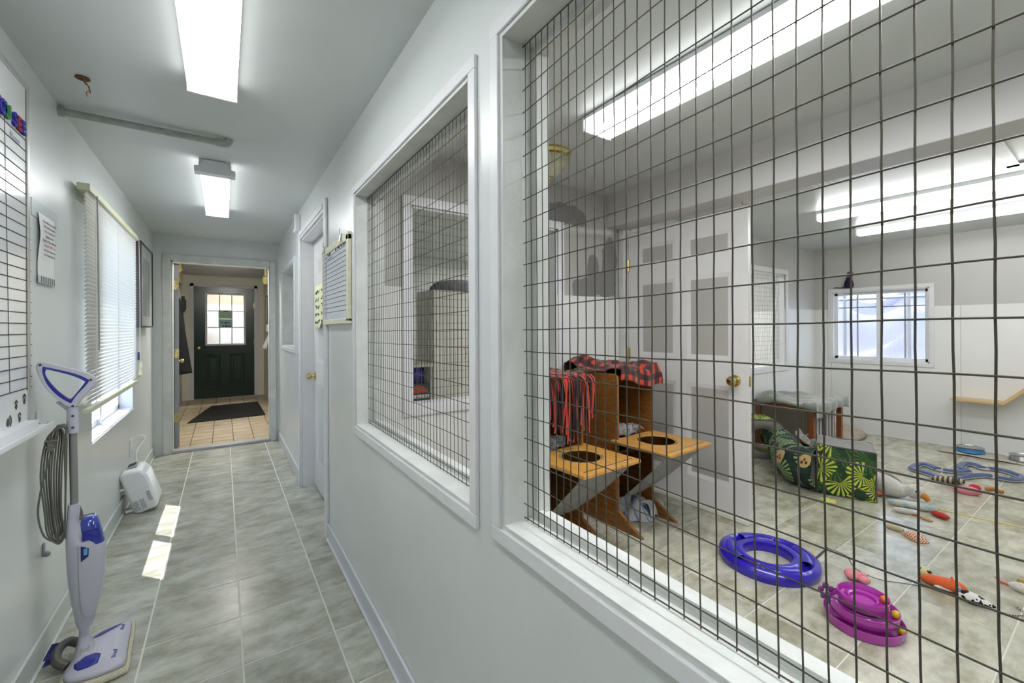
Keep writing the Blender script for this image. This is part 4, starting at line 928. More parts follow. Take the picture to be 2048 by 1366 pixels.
# spare brush beside the foot
br = thing('scrub_brush', 'grey brush head with blue bristles beside the steam mop foot', 'brush', (-.545, 2.47, 0))
obj('head', MB().tube(smoothpath([(.025, -.075, .022), (-.008, -.055, .045), (-.014, 0, .06), (.005, .05, .055), (.035, .06, .03)]), [.016] * 33, 10, flat=1.1), mat('brush_grey', (84, 82, 78), .5), br)
mb = MB()
for k in range(10):
    for j in (0, 1): y_ = -.055 + k * .011; mb.tube([(-.018 - j * .004, y_, .062 - j * .018), (-.044 - j * .002, y_ - .002, .066 - j * .026)], .003, 5)
bo = obj('bristles', mb, mat('bristle_navy', (30, 28, 100), .6), br); bo['kind'] = 'stuff'
# coiled cord hung on the mop
cc = thing('coiled_power_cord', 'grey power cord looped in a bundle on the steam mop', 'cord', (-.475, 2.43, 0), math.atan2(.192, .981))
for k in range(9):
    x0 = -.096 + k * .0055; zb = .515 + .006 * (k % 4) + .004 * random.random(); zt = .972 + .004 * (k % 3)
    y_ = -.022 + .007 * (k % 4)
    pts = [(-.058 - .002 * k, y_, zt), (x0 - .004, y_, zt - .035), (x0 - .010 - .0015 * (8 - k), y_ + .002, .80), (x0 - .012, y_, .65), (x0 - .004, y_, .56), (-.072, y_, zb - .002), (-.056, y_ + .002, .55), (-.052, y_ + .004, .70), (-.053 + .0006 * k, y_ + .003, .86), (-.050, y_, zt - .015)]
    obj('loop', MB().tube(smoothpath(pts, 7, True) + [Vector(pts[0])], .0028, 8, cap=False), cordgrey, cc)
obj('loose_end', MB().tube(smoothpath([(-.088, -.03, .88), (-.11, -.03, .78), (-.125, -.03, .66), (-.112, -.03, .57), (-.09, -.03, .535)]), .0032, 8), cordgrey, cc)
obj('plug', MB().box(-.100, -.082, -.040, -.020, .885, .925).box(-.108, -.074, -.042, -.018, .923, .928).box(-.104, -.078, -.041, -.019, .900, .905).box(-.096, -.093, -.032, -.028, .928, .945).box(-.088, -.085, -.032, -.028, .928, .945), mat('plug_grey', (104, 104, 94), .5), cc, bevel=.002)
hk = thing('adhesive_hook', 'white adhesive hook on the left wall behind the mop handle', 'hook', (XL, 2.52, .985))
obj('plate', B(0, .006, -.013, .013, -.04, .045), whiteplastic, hk, bevel=.003)
obj('prong', MB().tube(smoothpath([(.005, 0, .0), (.02, 0, -.02), (.03, 0, -.012), (.032, 0, .0)]), .004, 8), whiteplastic, hk)
hk2 = thing('adhesive_hook', 'clear hook low on the left wall under the looped cord', 'hook', (XL, 2.58, .43))
obj('plate', B(0, .006, -.011, .011, -.02, .035), vm, hk2, bevel=.003); obj('prong', MB().ball((.012, 0, -.012), .012, 12), vm, hk2)

# ================================================================ playroom
# open white six-panel door under the beam
pdoor = thing('playroom_door', 'white six-panel door with grey panels standing under the beam', 'door', (XD, 2.02, 0))
def big(parent):
    sixpanel(parent, 1.03, 2.185, .036, doorwhite, doorgrey, -1, 1.04)
big(pdoor)
knob(pdoor, (0, -.425, .985), (-1, 0, 0), .034)
obj('latch_plate', B(.006, .03, -.518, -.514, .95, 1.02), brass, pdoor)
for z in (1.90, 1.13, .35): obj('hinge', MB().tube([(-.008, .518, z - .05), (-.008, .518, z + .05)], .008, 10).box(-.006, .0, .50, .535, z - .05, z + .05), brass, pdoor)
obj('sweep', B(-.008, 0, -.51, .5, .004, .03), mat('sweep_white', (226, 226, 214), .5), pdoor)
struct('trim_1', B(2.90, 3.0, 2.548, 2.60, 0, 2.22), oldtrim, bevel=.003)
tag(obj('header_latch', MB().tube(smoothpath([(2.94, 1.535, 2.215), (2.94, 1.53, 2.195), (2.935, 1.50, 2.19), (2.935, 1.49, 2.20)]), .004, 6), brass), 'small brass hook under the beam above the white playroom door', 'hook')
# attic hatch and vent on the far ceiling
ah = struct('trim_2', MB().box(3.40, 3.46, .02, .50, H - .012, H).box(4.2, 4.26, .02, .50, H - .012, H).box(3.40, 4.26, .44, .50, H - .012, H), trim, label='white trim around the ceiling hatch', bevel=.002)
vt = thing('ceiling_vent', 'small white ceiling vent beside the beam', 'vent', (3.60, 1.31, H))
obj('frame', B(-.085, .085, -.06, .06, -.008, 0), whiteplastic, vt, bevel=.002)
for k in range(3): obj('louver', B(-.07, .07, -.035 + k * .03, -.02 + k * .03, -.014, -.007), whiteplastic, vt)

# cat hutches
def hutch(label, loc, carpet=False):
    t = thing('cat_hutch', label, 'cat furniture', loc, .05, group='wooden cat hutches by the playroom rear wall')
    w_ = .20; d0, d1, h_ = 0, .50, 1.04   # local: x -w..w, y front 0..back, z
    for s in (-1, 1):
        r = .03
        loop = [(0, d0, .09), (0, d1, .09), (0, d1, h_ - r), (0, d1 - r * .3, h_ - r * .3), (0, d1 - r, h_), (0, d0 + r, h_), (0, d0 + r * .3, h_ - r * .3), (0, d0, h_ - r)]
        x_ = s * w_ - (.018 if s > 0 else 0)
        sp = obj('side_panel', MB().prism([(x_, y, z) for _, y, z in loop], (.018, 0, 0)), oak, t, bevel=.002)
        obj('screw', MB().ball((x_ + (.018 if s > 0 else 0), .03, h_ - .045), (.002, .006, .006), 10).ball((x_ + (.018 if s > 0 else 0), d1 - .03, h_ - .045), (.002, .006, .006), 10), brass, sp)
        # leg post and runner with wedge toe
        obj('runner', MB().prism([(x_ - .004, -.20, 0), (x_ - .004, d1 + .02, 0), (x_ - .004, d1 + .02, .09), (x_ - .004, 0, .09), (x_ - .004, -.005, .12)], (.026, 0, 0)), oak, t, bevel=.002)
    obj('back_panel', B(-w_ + .018, w_ - .018, d1 - .02, d1 - .006, .25, h_ - .02), darkwood, t)
    obj('top_panel', B(-w_ + .018, w_ - .018, .03, d1 - .02, h_ - .035, h_ - .02), darkwood, t)
    obj('floor_panel', B(-w_ + .018, w_ - .018, 0, d1 - .02, .565, .58), darkwood, t)
    obj('lower_back', MB().prism([(-w_ + .018, .0, .52), (-w_ + .018, d1 - .03, .20), (-w_ + .018, d1 - .03, .18), (-w_ + .018, .0, .50)], (2 * w_ - .036, 0, 0)), darkwood, t)
    # tray with round hole
    n = 48; mb = MB(); hx, hy_, hr = 0, -.17, .105; T0, T1 = .578, .598
    def edge(a):
        c_, s_ = cos(a), sin(a); best = 9
        for lim, comp in ((.235, c_), (-.235, c_)):
            if comp * lim > 0: best = min(best, lim / comp)
        for lim, comp in ((0.03 - hy_, s_), (-.42 - hy_, s_)):
            if comp * lim > 0: best = min(best, lim / comp)
        return best
    angs = sorted(set([2 * pi * k / n for k in range(n)] + [math.atan2(b - hy_, a) % (2 * pi) for a in (-.235, .235) for b in (.03, -.42)]))
    n = len(angs); vs = []
    for z in (T0, T1):
        for a in angs: vs.append((hx + hr * cos(a), hy_ + hr * sin(a), z))
        for a in angs: e = edge(a); vs.append((hx + e * cos(a), hy_ + e * sin(a), z))
    fs = []
    for k in range(n):
        j = (k + 1) % n
        fs += [(2 * n + k, 2 * n + j, 3 * n + j, 3 * n + k), (k, n + k, n + j, j), (k, j, 2 * n + j, 2 * n + k), (n + k, 3 * n + k, 3 * n + j, n + j)]
    mb.add(vs, fs); tr = obj('tray', mb, oaktop, t, bevel=.003)
    for r in (.115, .124, .133): obj('groove_ring', MB().lathe([(r, .0005), (r + .002, .0012), (r + .004, .0005)], 48, c=(hx, hy_, T1)), mat('groove_tan', (214, 176, 110), .5), tr)
    obj('rail', B(-.20, .20, -.385, -.380, T1, T1 + .004), steel, tr)
    # sling netting under the tray
    def sl(u, v):
        x_ = (u - .5) * (.44 - .16 * v); yy = -.38 + .42 * v
        return Vector((x_, yy, .572 - .40 * v ** .9 - .02 * sin(pi * u) * sin(pi * v) + .006 * sin(u * 14 + v * 5)))
    obj('sling_net', MB().grid(22, 18, sl), netting, t, solid=.002)
    def fr(u, v):
        a, r = u * 2 * pi, v
        return Vector((-.0 + .16 * r * cos(a), .17 + .13 * r * sin(a), .60 + .035 * (1 - r * r) + .012 * sin(a * 9 + r * 8) * r))
    obj('cushion', MB().grid(28, 6, fr), plushgrey, t, solid=.02)
    mb = MB()
    for k in range(150):
        a = random.uniform(0, 6.28); r = random.uniform(.02, .145); x_, y_ = r * cos(a), .15 + .8 * r * sin(a); z_ = .635
        mb.tube([(x_, y_, z_), (x_ + random.uniform(-.02, .02), y_ - .02, z_ + .012), (x_ + random.uniform(-.04, .04), y_ - .045, z_ - .012)], [.0022, .002, .001], 4)
    q = obj('fur_strands', mb, mat('fur_white', (186, 184, 188), .9), t); q['kind'] = 'stuff'
    return t
hB = hutch('wooden cat hutch nearer the white door, plaid blanket on top', (2.40, 2.0, 0))
hA = dup(hB); hA.location = (1.735, 2.03, 0); hA['label'] = 'wooden cat hutch half hidden by the mesh frame, fringed throw on top'
cpad = tag(obj('carpet_pad', MB().prism([(2.03, 2.30, .60), (2.155, 2.28, .50), (2.155, 2.28, .40), (1.99, 2.30, .40), (1.99, 2.30, .60)], (0, .02, 0)), greyfabric, bevel=.01), 'grey carpet-covered pad between the two cat hutches', 'pad')

# plaid blanket draped on hutch B
def clothz(x, y, sd=0): return noise.noise(Vector((x * 6 + sd, y * 6, sd))) * .035 + noise.noise(Vector((x * 15 + sd, y * 15, 3))) * .012
def drape(x0, x1, y0, y1, top, hang, sd, mtl, uvs, nm, label, cat, edge=.04, nu=46, nv=46, lump=None):
    """sheet over the rectangle x0..x1,y0..y1; the sheet's own coordinates run past it by hang on each side (l,r,f,b)"""
    hl, hr, hf, hb = hang
    def f(u, v):
        sx = (x0 - hl) + (x1 - x0 + hl + hr) * u; sy = (y0 - hf) + (y1 - y0 + hf + hb) * v
        sy += .03 * sin(u * 5 + sd); sx += .02 * sin(v * 6 + sd)
        dx = max(x0 - sx, sx - x1, 0); dy = max(y0 - sy, sy - y1, 0)
        X = min(max(sx, x0), x1); Y = min(max(sy, y0), y1)
        ox = (sx < x0 and -1 or sx > x1 and 1 or 0); oy = (sy < y0 and -1 or sy > y1 and 1 or 0)
        d = sqrt(dx * dx + dy * dy); rip = .010 * sin((sx if oy else sy) * 38 + sd) * min(1, d * 12)
        X += ox * (min(dx, .02) + .012 + rip) ; Y += oy * (min(dy, .02) + .012 + rip)
        z = top + .006 - max(0, d - .015) + max(0, clothz(sx, sy, sd) + .012) * (1 if d < .02 else .3)
        if lump: z += lump(X, Y) * (1 if d < .02 else 0)
        return Vector((X, Y, z))
    return tag(obj(nm, MB().grid(nu, nv, f, uvs), mtl, solid=.006, ang=80), label, cat)
drape(2.20, 2.60, 2.0, 2.52, 1.045, (.0, .05, .10, .02), 1.3, plaid, (7, 8), 'plaid_blanket', 'red and black plaid fleece blanket draped over the hutch nearer the door', 'blanket', lump=lambda X, Y: .05 * math.exp(-((X - 2.28) ** 2 + (Y - 2.40) ** 2) / .015) + .025 * sin(X * 20) ** 2)
# fringed throw on hutch A
th = thing('fringed_throw', 'red and black fringed fleece throw hanging over the half hidden hutch', 'throw', (1.735, 2.03, 1.045))
obj('cloth', MB().grid(30, 30, lambda u, v: Vector((-.21 + .44 * u, -.03 + .4 * v, .012 + .03 * max(0, noise.noise(Vector((u * 5, v * 5, 2)))) - (.05 * ((.08 - v) / .08) ** 2 if v < .08 else 0) - (.05 * ((u - .93) / .07) ** 2 if u > .93 else 0))), (7, 8)), plaid, th, solid=.008, ang=80)
redf = mat('red_fleece', (178, 48, 32), .9, sheen=.3); blkf = mat('black_fleece', (34, 22, 26), .9)
for k in range(64):
    u = k / 63; ln = .20 + .16 * sin(pi * min(1, max(0, u * 1.15))) * random.uniform(.6, 1.25)
    if k < 52: x_, y_ = -.20 + .42 * (k / 51), -.045 - random.uniform(0, .035)
    else: x_, y_ = .235 + random.uniform(0, .02), -.03 + .3 * ((k - 52) / 11); ln *= .7
    j = random.uniform(-.03, .03)
    obj('fringe_strip', MB().tube(smoothpath([(x_, y_ + .04, .012), (x_ + j * .3, y_ - .005, -.02), (x_ + j, y_ - .012, -ln * .5), (x_ + j * 1.6, y_ - .005, -ln)], 5), .0055, 6, flat=.5), redf if k % 2 else blkf, th)
# grey striped cloth heap under hutch B
def heap(u, v):
    a = u * 2 * pi; r = v
    rr = r * (.20 + .03 * sin(3 * a) + .02 * sin(7 * a))
    z = .11 * (1 - r ** 2.2) * (1 + .35 * sin(4 * a + 5 * r)) + .03 * noise.noise(Vector((cos(a) * r * 4, sin(a) * r * 4, 1)))
    return Vector((rr * cos(a), rr * .7 * sin(a), max(.004, z)))
hp = thing('crumpled_towel', 'crumpled grey and blue striped towel on the floor under the hutches', 'towel', (2.46, 2.10, 0))
obj('cloth', MB().grid(60, 16, heap, (8, 4)), stripes('towel_stripe', (176, 176, 178), (96, 116, 168), 16, 0, .82, .95), hp, solid=.008, ang=80)
obj('fold', MB().grid(20, 14, lambda u, v: Vector((.02 + .20 * u + .02 * sin(v * 6), -.16 + .12 * v + .03 * u, .02 + .09 * sin(pi * v) * (1 - .5 * u) + .012 * sin(u * 25)))), stripes('towel_stripe', (176, 176, 178), (96, 116, 168), 16, 0, .82, .95), hp, solid=.01, ang=80)

# violet ball track
vr = thing('violet_ball_track', 'violet plastic ring track for cats on the playroom floor', 'cat toy', (2.60, 1.22, 0))
Ro, Ri = .255, .125
prof = [(Ri, 0), (Ri - .004, .03), (Ri + .002, .055), (Ri + .03, .062), (Ri + .045, .052), (Ri + .055, .035), (Ri + .075, .035), (Ri + .085, .052), (Ro - .03, .062), (Ro - .004, .050), (Ro + .002, .028), (Ro - .006, .0)]
def lathe_gap(prof, n=72, slots=()):
    mb = MB(); m_ = len(prof); vs = []; fs = []
    for r, z in prof:
        for k in range(n): vs.append((r * cos(2 * pi * k / n), r * sin(2 * pi * k / n), z))
    for i in range(m_):
        j = (i + 1) % m_
        for k in range(n): fs.append((i * n + k, i * n + (k + 1) % n, j * n + (k + 1) % n, j * n + k))
    return mb.add(vs, fs)
obj('channel', lathe_gap(prof), purple, vr, ang=50)
def arcroof(a0, a1, z):  # bridge over the channel leaving slots between
    mb = MB(); n = 14; vs = []
    for i in range(n + 1):
        a = a0 + (a1 - a0) * i / n
        for r, zz in ((Ri + .035, z - .006), (Ri + .05, z + .004), (Ri + .065, z + .007), (Ri + .08, z + .004), (Ro - .03, z - .006)): vs.append((r * cos(a), r * sin(a), zz))
    return mb.add(vs, [(i * 5 + k, i * 5 + k + 1, (i + 1) * 5 + k + 1, (i + 1) * 5 + k) for i in range(n) for k in range(4)])
for k in range(4): obj('roof_section', arcroof(k * pi / 2 + .25, k * pi / 2 + 1.25, .060), purple, vr, solid=.003)
obj('ball', MB().ball((-.155, -.10, .04), .022, 14), mat('yellow_green_plastic', (200, 206, 70), .3), vr)

# magenta tower of tracks
tw = thing('magenta_track_tower', 'magenta three-level ball track tower with a flower spinner', 'cat toy', (2.41, .72, 0), -.6)
for k, (z, r) in enumerate(((0, .143), (.048, .125), (.094, .092))):
    lv = obj('track_level', lathe_gap([(r * .50, z + .004), (r * .52, z + .026), (r * .60, z + .030), (r * .66, z + .018), (r * .8, z + .012), (r * .97, z + .016), (r, z + .040), (r * 1.02, z + .042), (r * 1.02, z + .014), (r * .97, z)], 64), magenta, tw, ang=50)
    obj('rim_hoop', MB().tube([(r * 1.02 * cos(a * pi / 30), r * 1.02 * sin(a * pi / 30), z + .043) for a in range(61)], .0022, 6, cap=False), magenta, lv)
    obj('ball', MB().ball((r * .93 * cos(-.73 + .25 * k), r * .93 * sin(-.73 + .25 * k), z + .030), .018, 14), mat(('yellow_ball', 'lemon_ball', 'orange_ball')[k], ((206, 196, 50), (216, 190, 40), (220, 120, 50))[k], .35), tw)
obj('core', MB().lathe([(.075, .0), (.075, .05), (.06, .055), (.055, .10), (.045, .11), (0, .108)], 32), magenta, tw)
fl = obj('spinner_stem', MB().tube(smoothpath([(-.10, .03, .05), (-.125, .04, .09), (-.13, .045, .12)]), .005, 8), mat('flower_blue', (60, 60, 150), .4), tw)
for k in range(5):
    a = 2 * pi * k / 5 + .3; obj('petal', MB().ball((-.135 + .024 * cos(a), .045 + .004 * sin(a), .125 + .024 * sin(a)), (.015, .007, .015), 10), mat('flower_plum', (110, 50, 120), .5), fl)

# pop-up tunnel: two cubes joined by a sagging tube
def cube_box(mb_fn=None): pass
cub = thing('leaf_print_cube', 'yellow-green palm leaf pop-up cat cube with grey top', 'cat tunnel', (4.02, 1.50, 0), radians(-70))
# local: x along the front face (0...36), y depth, z
Wc, Dc, Hc = .37, .36, .40
def face(p00, p10, p11, p01, n, bulge, uvs, nrm):
    p00, p10, p11, p01, nrm = map(Vector, (p00, p10, p11, p01, nrm))
    def f(u, v):
        p = p00.lerp(p10, u).lerp(p01.lerp(p11, u), v); return p + nrm * (bulge * (1 - (2 * u - 1) ** 2) * (1 - (2 * v - 1) ** 2) + .004 * sin(u * 9 + v * 7))
    return MB().grid(n, n, f, uvs)
obj('front_panel', face((0, 0, 0), (Wc, 0, 0), (Wc, 0, Hc - .02), (0, 0, Hc), 14, .012, (.40, .42), (0, -1, 0)), leafy, cub, solid=.004, ang=80)
obj('back_panel', face((0, Dc, 0), (Wc, Dc, 0), (Wc, Dc, Hc - .02), (0, Dc, Hc), 8, .01, (.40, .42), (0, 1, 0)), leafy, cub, solid=.004, ang=80)
obj('top_panel', face((0, 0, Hc), (Wc, 0, Hc - .02), (Wc, Dc, Hc - .02), (0, Dc, Hc), 10, -.02, (1, 1), (0, 0, 1)), greyfabric, cub, solid=.004, ang=80)
obj('bottom_panel', face((0, 0, .004), (Wc, 0, .004), (Wc, Dc, .004), (0, Dc, .004), 4, 0, (1, 1), (0, 0, 1)), greyfabric, cub, solid=.004)
def annulus_panel(x, W_, D_, H_, hr, M_, parent, hz=.2, bul=.01):
    n = 48; vs = []
    for k in range(n):
        a = 2 * pi * k / n; c_, s_ = cos(a), sin(a)
        e = min((D_ / 2) / max(1e-6, abs(c_)), ((H_ - hz) if s_ > 0 else hz) / max(1e-6, abs(s_)))
        vs.append((x, D_ / 2 + hr * c_, hz + hr * s_)); vs.append((x, D_ / 2 + e * c_, hz + e * s_))
    return obj('end_panel', MB().add(vs, [(2 * k, 2 * k + 1, (2 * k + 3) % (2 * n), (2 * k + 2) % (2 * n)) for k in range(n)]), M_, parent, solid=.004)
annulus_panel(0, Wc, Dc, Hc, .14, greyfabric, cub); annulus_panel(Wc, Wc, Dc, Hc - .02, .13, greyfabric, cub)
pipe = []
for P4 in (((0, 0, 0), (Wc, 0, 0), (Wc, 0, Hc - .02), (0, 0, Hc)), ((0, Dc, 0), (Wc, Dc, 0), (Wc, Dc, Hc - .02), (0, Dc, Hc))):
    mb = MB()
    for i in range(4): mb.tube([P4[i], P4[(i + 1) % 4]], .006, 6)
    obj('piping', mb, mat('piping_grey', (90, 84, 84), .8), cub)
obj('rim_flap', MB().grid(20, 4, lambda u, v: Vector((-.012 - .03 * v, .02 + (Dc - .04) * u * .5 - .02 * v, Hc * (.02 + .98 * u ** .8) ))), greyfabric, cub, solid=.008)

cu2 = thing('leaf_print_cube', 'half hidden leaf print pop-up cube with grey round-holed front', 'cat tunnel', (4.46, 2.36, 0), radians(-48))
# local x along its front (width), y depth
W2c, D2c, H2c = .42, .34, .40
n = 48; vs = []
for k in range(n):
    a = 2 * pi * k / n; c_, s_ = cos(a), sin(a); hz = .19; q = 3.2
    sup = (abs(c_) ** q + abs(s_) ** q) ** (-1 / q); R1 = Vector((c_ * W2c / 2 * sup, s_ * .20 * sup))
    vs.append((W2c / 2 + .12 * c_, 0, hz + .12 * s_)); vs.append((W2c / 2 + R1.x, 0, .2 + R1.y))
obj('end_panel', MB().add(vs, [(2 * k, 2 * k + 1, (2 * k + 3) % (2 * n), (2 * k + 2) % (2 * n)) for k in range(n)]), greyfabric, cu2, solid=.006)
vs2 = []; uvq = []
for k in range(n):
    p = vs[2 * k + 1]; vs2 += [p, (p[0], D2c, p[2])]
for k in range(n): uvq.append([(k / n * 1.5, 0), ((k + 1) / n * 1.5, 0), ((k + 1) / n * 1.5, .34), (k / n * 1.5, .34)])
obj('sleeve', MB().add(vs2, [(2 * k, (2 * k + 2) % (2 * n), (2 * k + 3) % (2 * n), 2 * k + 1) for k in range(n)], uvq), leafprint('lime_leaf_print', (40, 70, 36), (206, 214, 84), (120, 156, 56), 6), cu2, solid=.004, ang=60)
obj('piping', MB().tube([vs[2 * k + 1] for k in range(n)] + [vs[1]], .007, 6, cap=False), mat('piping_grey', (90, 84, 84), .8), cu2)

tn = thing('fabric_tunnel', 'sagging dark leaf print tunnel tube with sloth faces joining the two cubes', 'cat tunnel', (0, 0, 0))
path = smoothpath([(4.86, 2.22, .19), (4.62, 2.02, .19), (4.36, 1.86, .175), (4.16, 1.72, .165), (4.09, 1.60, .17), (4.08, 1.50, .18)], 9)
rads = [.12 + .045 * min(1, max(0, (i / (len(path) - 1) - .2) * 2)) + .006 * sin(i * 1.3) for i in range(len(path))]
rads = [min(r, p.z - .004) for r, p in zip(rads, path)]
obj('tube', MB().tube(path, rads, 40, cap=False), leafdark, tn, solid=.005, ang=80)
for i in (14, 26, 38):
    c_ = path[i]; t_ = (path[i + 1] - path[i - 1]).normalized(); u_ = Vector((0, 0, 1)); v_ = t_.cross(u_).normalized()
    obj('band', MB().tube([c_ + (u_ * cos(a * pi / 20) + v_ * sin(a * pi / 20)) * (rads[i] + .001) for a in range(41)], .008, 6, cap=False, flat=.5), greyfabric, tn)
tanm = mat('print_tan', (196, 164, 110), .8); brm = mat('print_brown', (90, 50, 28), .8)
def faceprint(i, ang, sc_):
    c_ = path[i]; t_ = (path[i + 1] - path[i - 1]).normalized(); u_ = Vector((0, 0, 1)); v_ = t_.cross(u_).normalized()
    def P(s, a, dr): rr = rads[i] + dr; aa = ang + a; return c_ + t_ * s + (u_ * cos(aa) + v_ * sin(aa)) * rr
    mb = MB().grid(14, 14, lambda u, v: P(.055 * sc_ * v * cos(2 * pi * u), .38 * sc_ * v * sin(2 * pi * u), .004)); f_ = obj('animal_print', mb, tanm, tn, solid=.001)
    for s_, a_, r_ in ((-.018, .08, .011), (.018, .08, .011), (0, -.06, .009)):
        obj('print_patch', MB().grid(10, 6, lambda u, v: P(s_ * sc_ + r_ * v * cos(2 * pi * u), a_ + r_ * 7 * v * sin(2 * pi * u), .0058)), brm, f_)
side = 1 if (Vector((0, 0, 0)) - path[30]).dot((path[31] - path[29]).cross(Vector((0, 0, 1)))) > 0 else -1
faceprint(29, side * 1.15, 1.0); faceprint(40, side * 1.05, .9)
tag(obj('grey_cloth_scrap', MB().grid(16, 12, lambda u, v: Vector((4.5 + .22 * u, 1.86 - .16 * v + .06 * u, .33 + .03 * sin(u * 8) * cos(v * 7) - .10 * v))), greyfabric, solid=.006, ang=80), 'grey cloth flap lying over the tunnel between the cubes', 'cloth')

# pet bed table with blanket
bt = thing('pet_bed_house', 'low brown wooden pet house with carpet side panel', 'pet bed', (5.14, 1.96, 0))
LX, LY, HT = .73, .54, .50
cherry = mat('cherry_wood', (136, 78, 42), .4, noise_amt=.2, noise_scale=14, stretch=(1, 1, 5))
for x_, y_ in ((0, 0), (0, LY), (LX, 0), (LX, LY)): obj('leg', B(x_ - .02, x_ + .03, y_ - .02, y_ + .03, 0, HT), cherry, bt, bevel=.003)
obj('top', B(-.03, LX + .03, -.03, LY + .04, HT, HT + .02), cherry, bt, bevel=.003)
obj('rail', MB().box(-.012, .01, .03, LY - .02, HT - .03, HT).prism([(-.012, .0, .10), (-.012, .0, .24), (-.012, .16, .12), (-.012, .16, .06)], (.02, 0, 0)).box(-.012, .01, .03, LY - .02, .08, .12), cherry, bt)
obj('carpet_side', MB().prism([(.0, .03, .24), (.0, .12, .13), (.0, LY - .02, .13), (.0, LY - .02, HT - .03), (.0, .03, HT - .03)], (.012, 0, 0)), stripes('ribbed_carpet', (128, 120, 108), (86, 80, 74), 90, 1, .5, .95), bt)
obj('front_curtain', MB().grid(24, 6, lambda u, v: Vector((.05 + .5 * u, -.005 + .012 * sin(u * 50), HT - .03 - .42 * v))), stripes('fringe_stripe', (180, 176, 174), (70, 60, 56), 60, 0, .6, .95), bt, solid=.004)
drape(5.10, 5.90, 1.93, 2.52, .525, (.05, .05, .12, .0), 4.1, mat('sage_throw', (140, 142, 134), .95, noise_amt=.08, sheen=.3), (1, 1), 'grey_blanket', 'grey-green blanket draped over the low pet house', 'blanket', lump=lambda X, Y: .07 * math.exp(-((X - 5.22) ** 2 + (Y - 2.38) ** 2) / .02))
def fur(u, v):
    a = u * 2 * pi; q = 2.6; c_, s_ = cos(a), sin(a); sup = (abs(c_) ** q + abs(s_) ** q) ** (-1 / q)
    r = v; return Vector((.40 * c_ * sup * r, .23 * s_ * sup * r, .012 + .11 * (1 - r ** 3) * (1 + .2 * sin(a * 3)) + .02 * noise.noise(Vector((c_ * r * 5, s_ * r * 5, 7)))))
fb = tag(obj('fur_cushion', MB().grid(50, 14, fur), sofamat, solid=.01, ang=80), 'flat beige fur cushion on the floor by the far wall', 'cushion'); fb.location = (6.34, 2.12, 0)

# cat silhouette on wall above far window
ctm = mat('navy_plush', (22, 22, 50), .95)
sc_ = thing('cat_ornament', 'small navy cat ornament with red collar above the far window', 'ornament', (XF - .03, 2.155, 1.862)); sc_.scale = (1.2, 1.25, 1.25)
obj('body', MB().lathe([(0, 0), (.036, .003), (.042, .03), (.034, .07), (.022, .10), (.018, .12), (0, .125)], 18), ctm, sc_)
obj('head', MB().ball((0, -.012, .142), (.022, .032, .024), 16), ctm, sc_)
obj('ear', MB().lathe([(.008, 0), (.0005, .018)], 8, c=(0, .006, .158)).lathe([(.008, 0), (.0005, .018)], 8, c=(0, -.014, .160)), ctm, sc_)
obj('collar', MB().tube([(.021 * cos(a * pi / 10), .021 * sin(a * pi / 10), .115) for a in range(21)], .005, 6, cap=False), mat('collar_red', (196, 60, 50), .6), sc_)
obj('tail', MB().tube(smoothpath([(0, .03, .01), (0, .07, .006), (0, .11, .012), (0, .13, .01)]), .004, 6), ctm, sc_)

# wooden cat shelf on the far wall
cs = thing('wall_cat_shelf', 'pale wooden cat shelf with a slanted end on the far wall', 'shelf', (XF - .007, 0, 0))
obj('board', B(-.22, 0, .82, 1.19, .548, .572), pine, cs, bevel=.002)
obj('slanted_board', MB().prism([(-.22, .84, .548), (-.22, .80, .548), (-.22, .50, .87), (-.22, .53, .89)], (.22, 0, 0)), pine, cs, bevel=.002)
# feeding mat and bowls
fmt = tag(obj('feeding_mat', MB().grid(30, 8, lambda u, v: Vector((6.42 + .26 * v, 1.26 - 1.05 * u, .006 + .008 * abs(sin(u * 11 + v * 2)) + .01 * max(0, noise.noise(Vector((u * 6, v * 3, 4))))))), spots('feeding_mat_print', (186, 178, 168), (96, 84, 74), 9, .66), solid=.008, ang=80), 'pale patterned feeding towel along the far wall', 'mat')
for lab, x_, y_, M_, c_ in (('blue steel-lined pet bowl on the feeding towel', 6.58, 1.04, mat('bowl_blue', (60, 120, 176), .4), .115), ('steel pet bowl on the feeding towel, farther right', 6.58, .68, steel, .095)):
    b_ = thing('pet_bowl', lab, 'bowl', (x_, y_, .018), group='pet bowls on the feeding towel')
    obj('outer', MB().lathe([(c_ * .95, 0), (c_ * 1.0, .01), (c_ * .88, .05), (c_ * .86, .05)], 32), M_, b_)
    obj('liner', MB().lathe([(c_ * .98, .052), (c_ * .9, .056), (c_ * .8, .04), (c_ * .7, .015), (0, .012)], 32), steel, b_)

# serpentine blue track
st = thing('serpentine_track', 'blue and clear serpentine cat track on the playroom floor', 'cat toy', (0, 0, 0))
tr_segs = [[(5.541, 1.085), (5.62, 1.158), (5.619, 1.216), (5.488, 1.231), (5.354, 1.215), (5.31, 1.112), (5.255, 1.011)],
           [(5.27, .97), (5.36, .926), (5.545, .861), (5.631, .818), (5.667, .765)],
           [(5.657, .73), (5.651, .693), (5.685, .638), (5.808, .600), (5.891, .637), (5.972, .732), (5.951, .82)],
           [(5.919, .85), (6.0, .911), (5.978, .976), (5.787, .986), (5.704, .919), (5.595, .96), (5.561, 1.0), (5.552, 1.05)]]
L_ = smoothpath([(x, y, .012) for sg in tr_segs for x, y in sg], 6, True)
obj('base_channel', MB().tube(L_ + [L_[0]], .038, 10, cap=False, flat=.3), mat('clear_track', (206, 208, 206), .15, alpha=.45), st)
for sg in tr_segs: obj('blue_cover', MB().tube(smoothpath([(x, y, .02) for x, y in sg], 6), .030, 12, flat=.55), mat('track_blue', (58, 78, 130), .2, coat=.4), st)

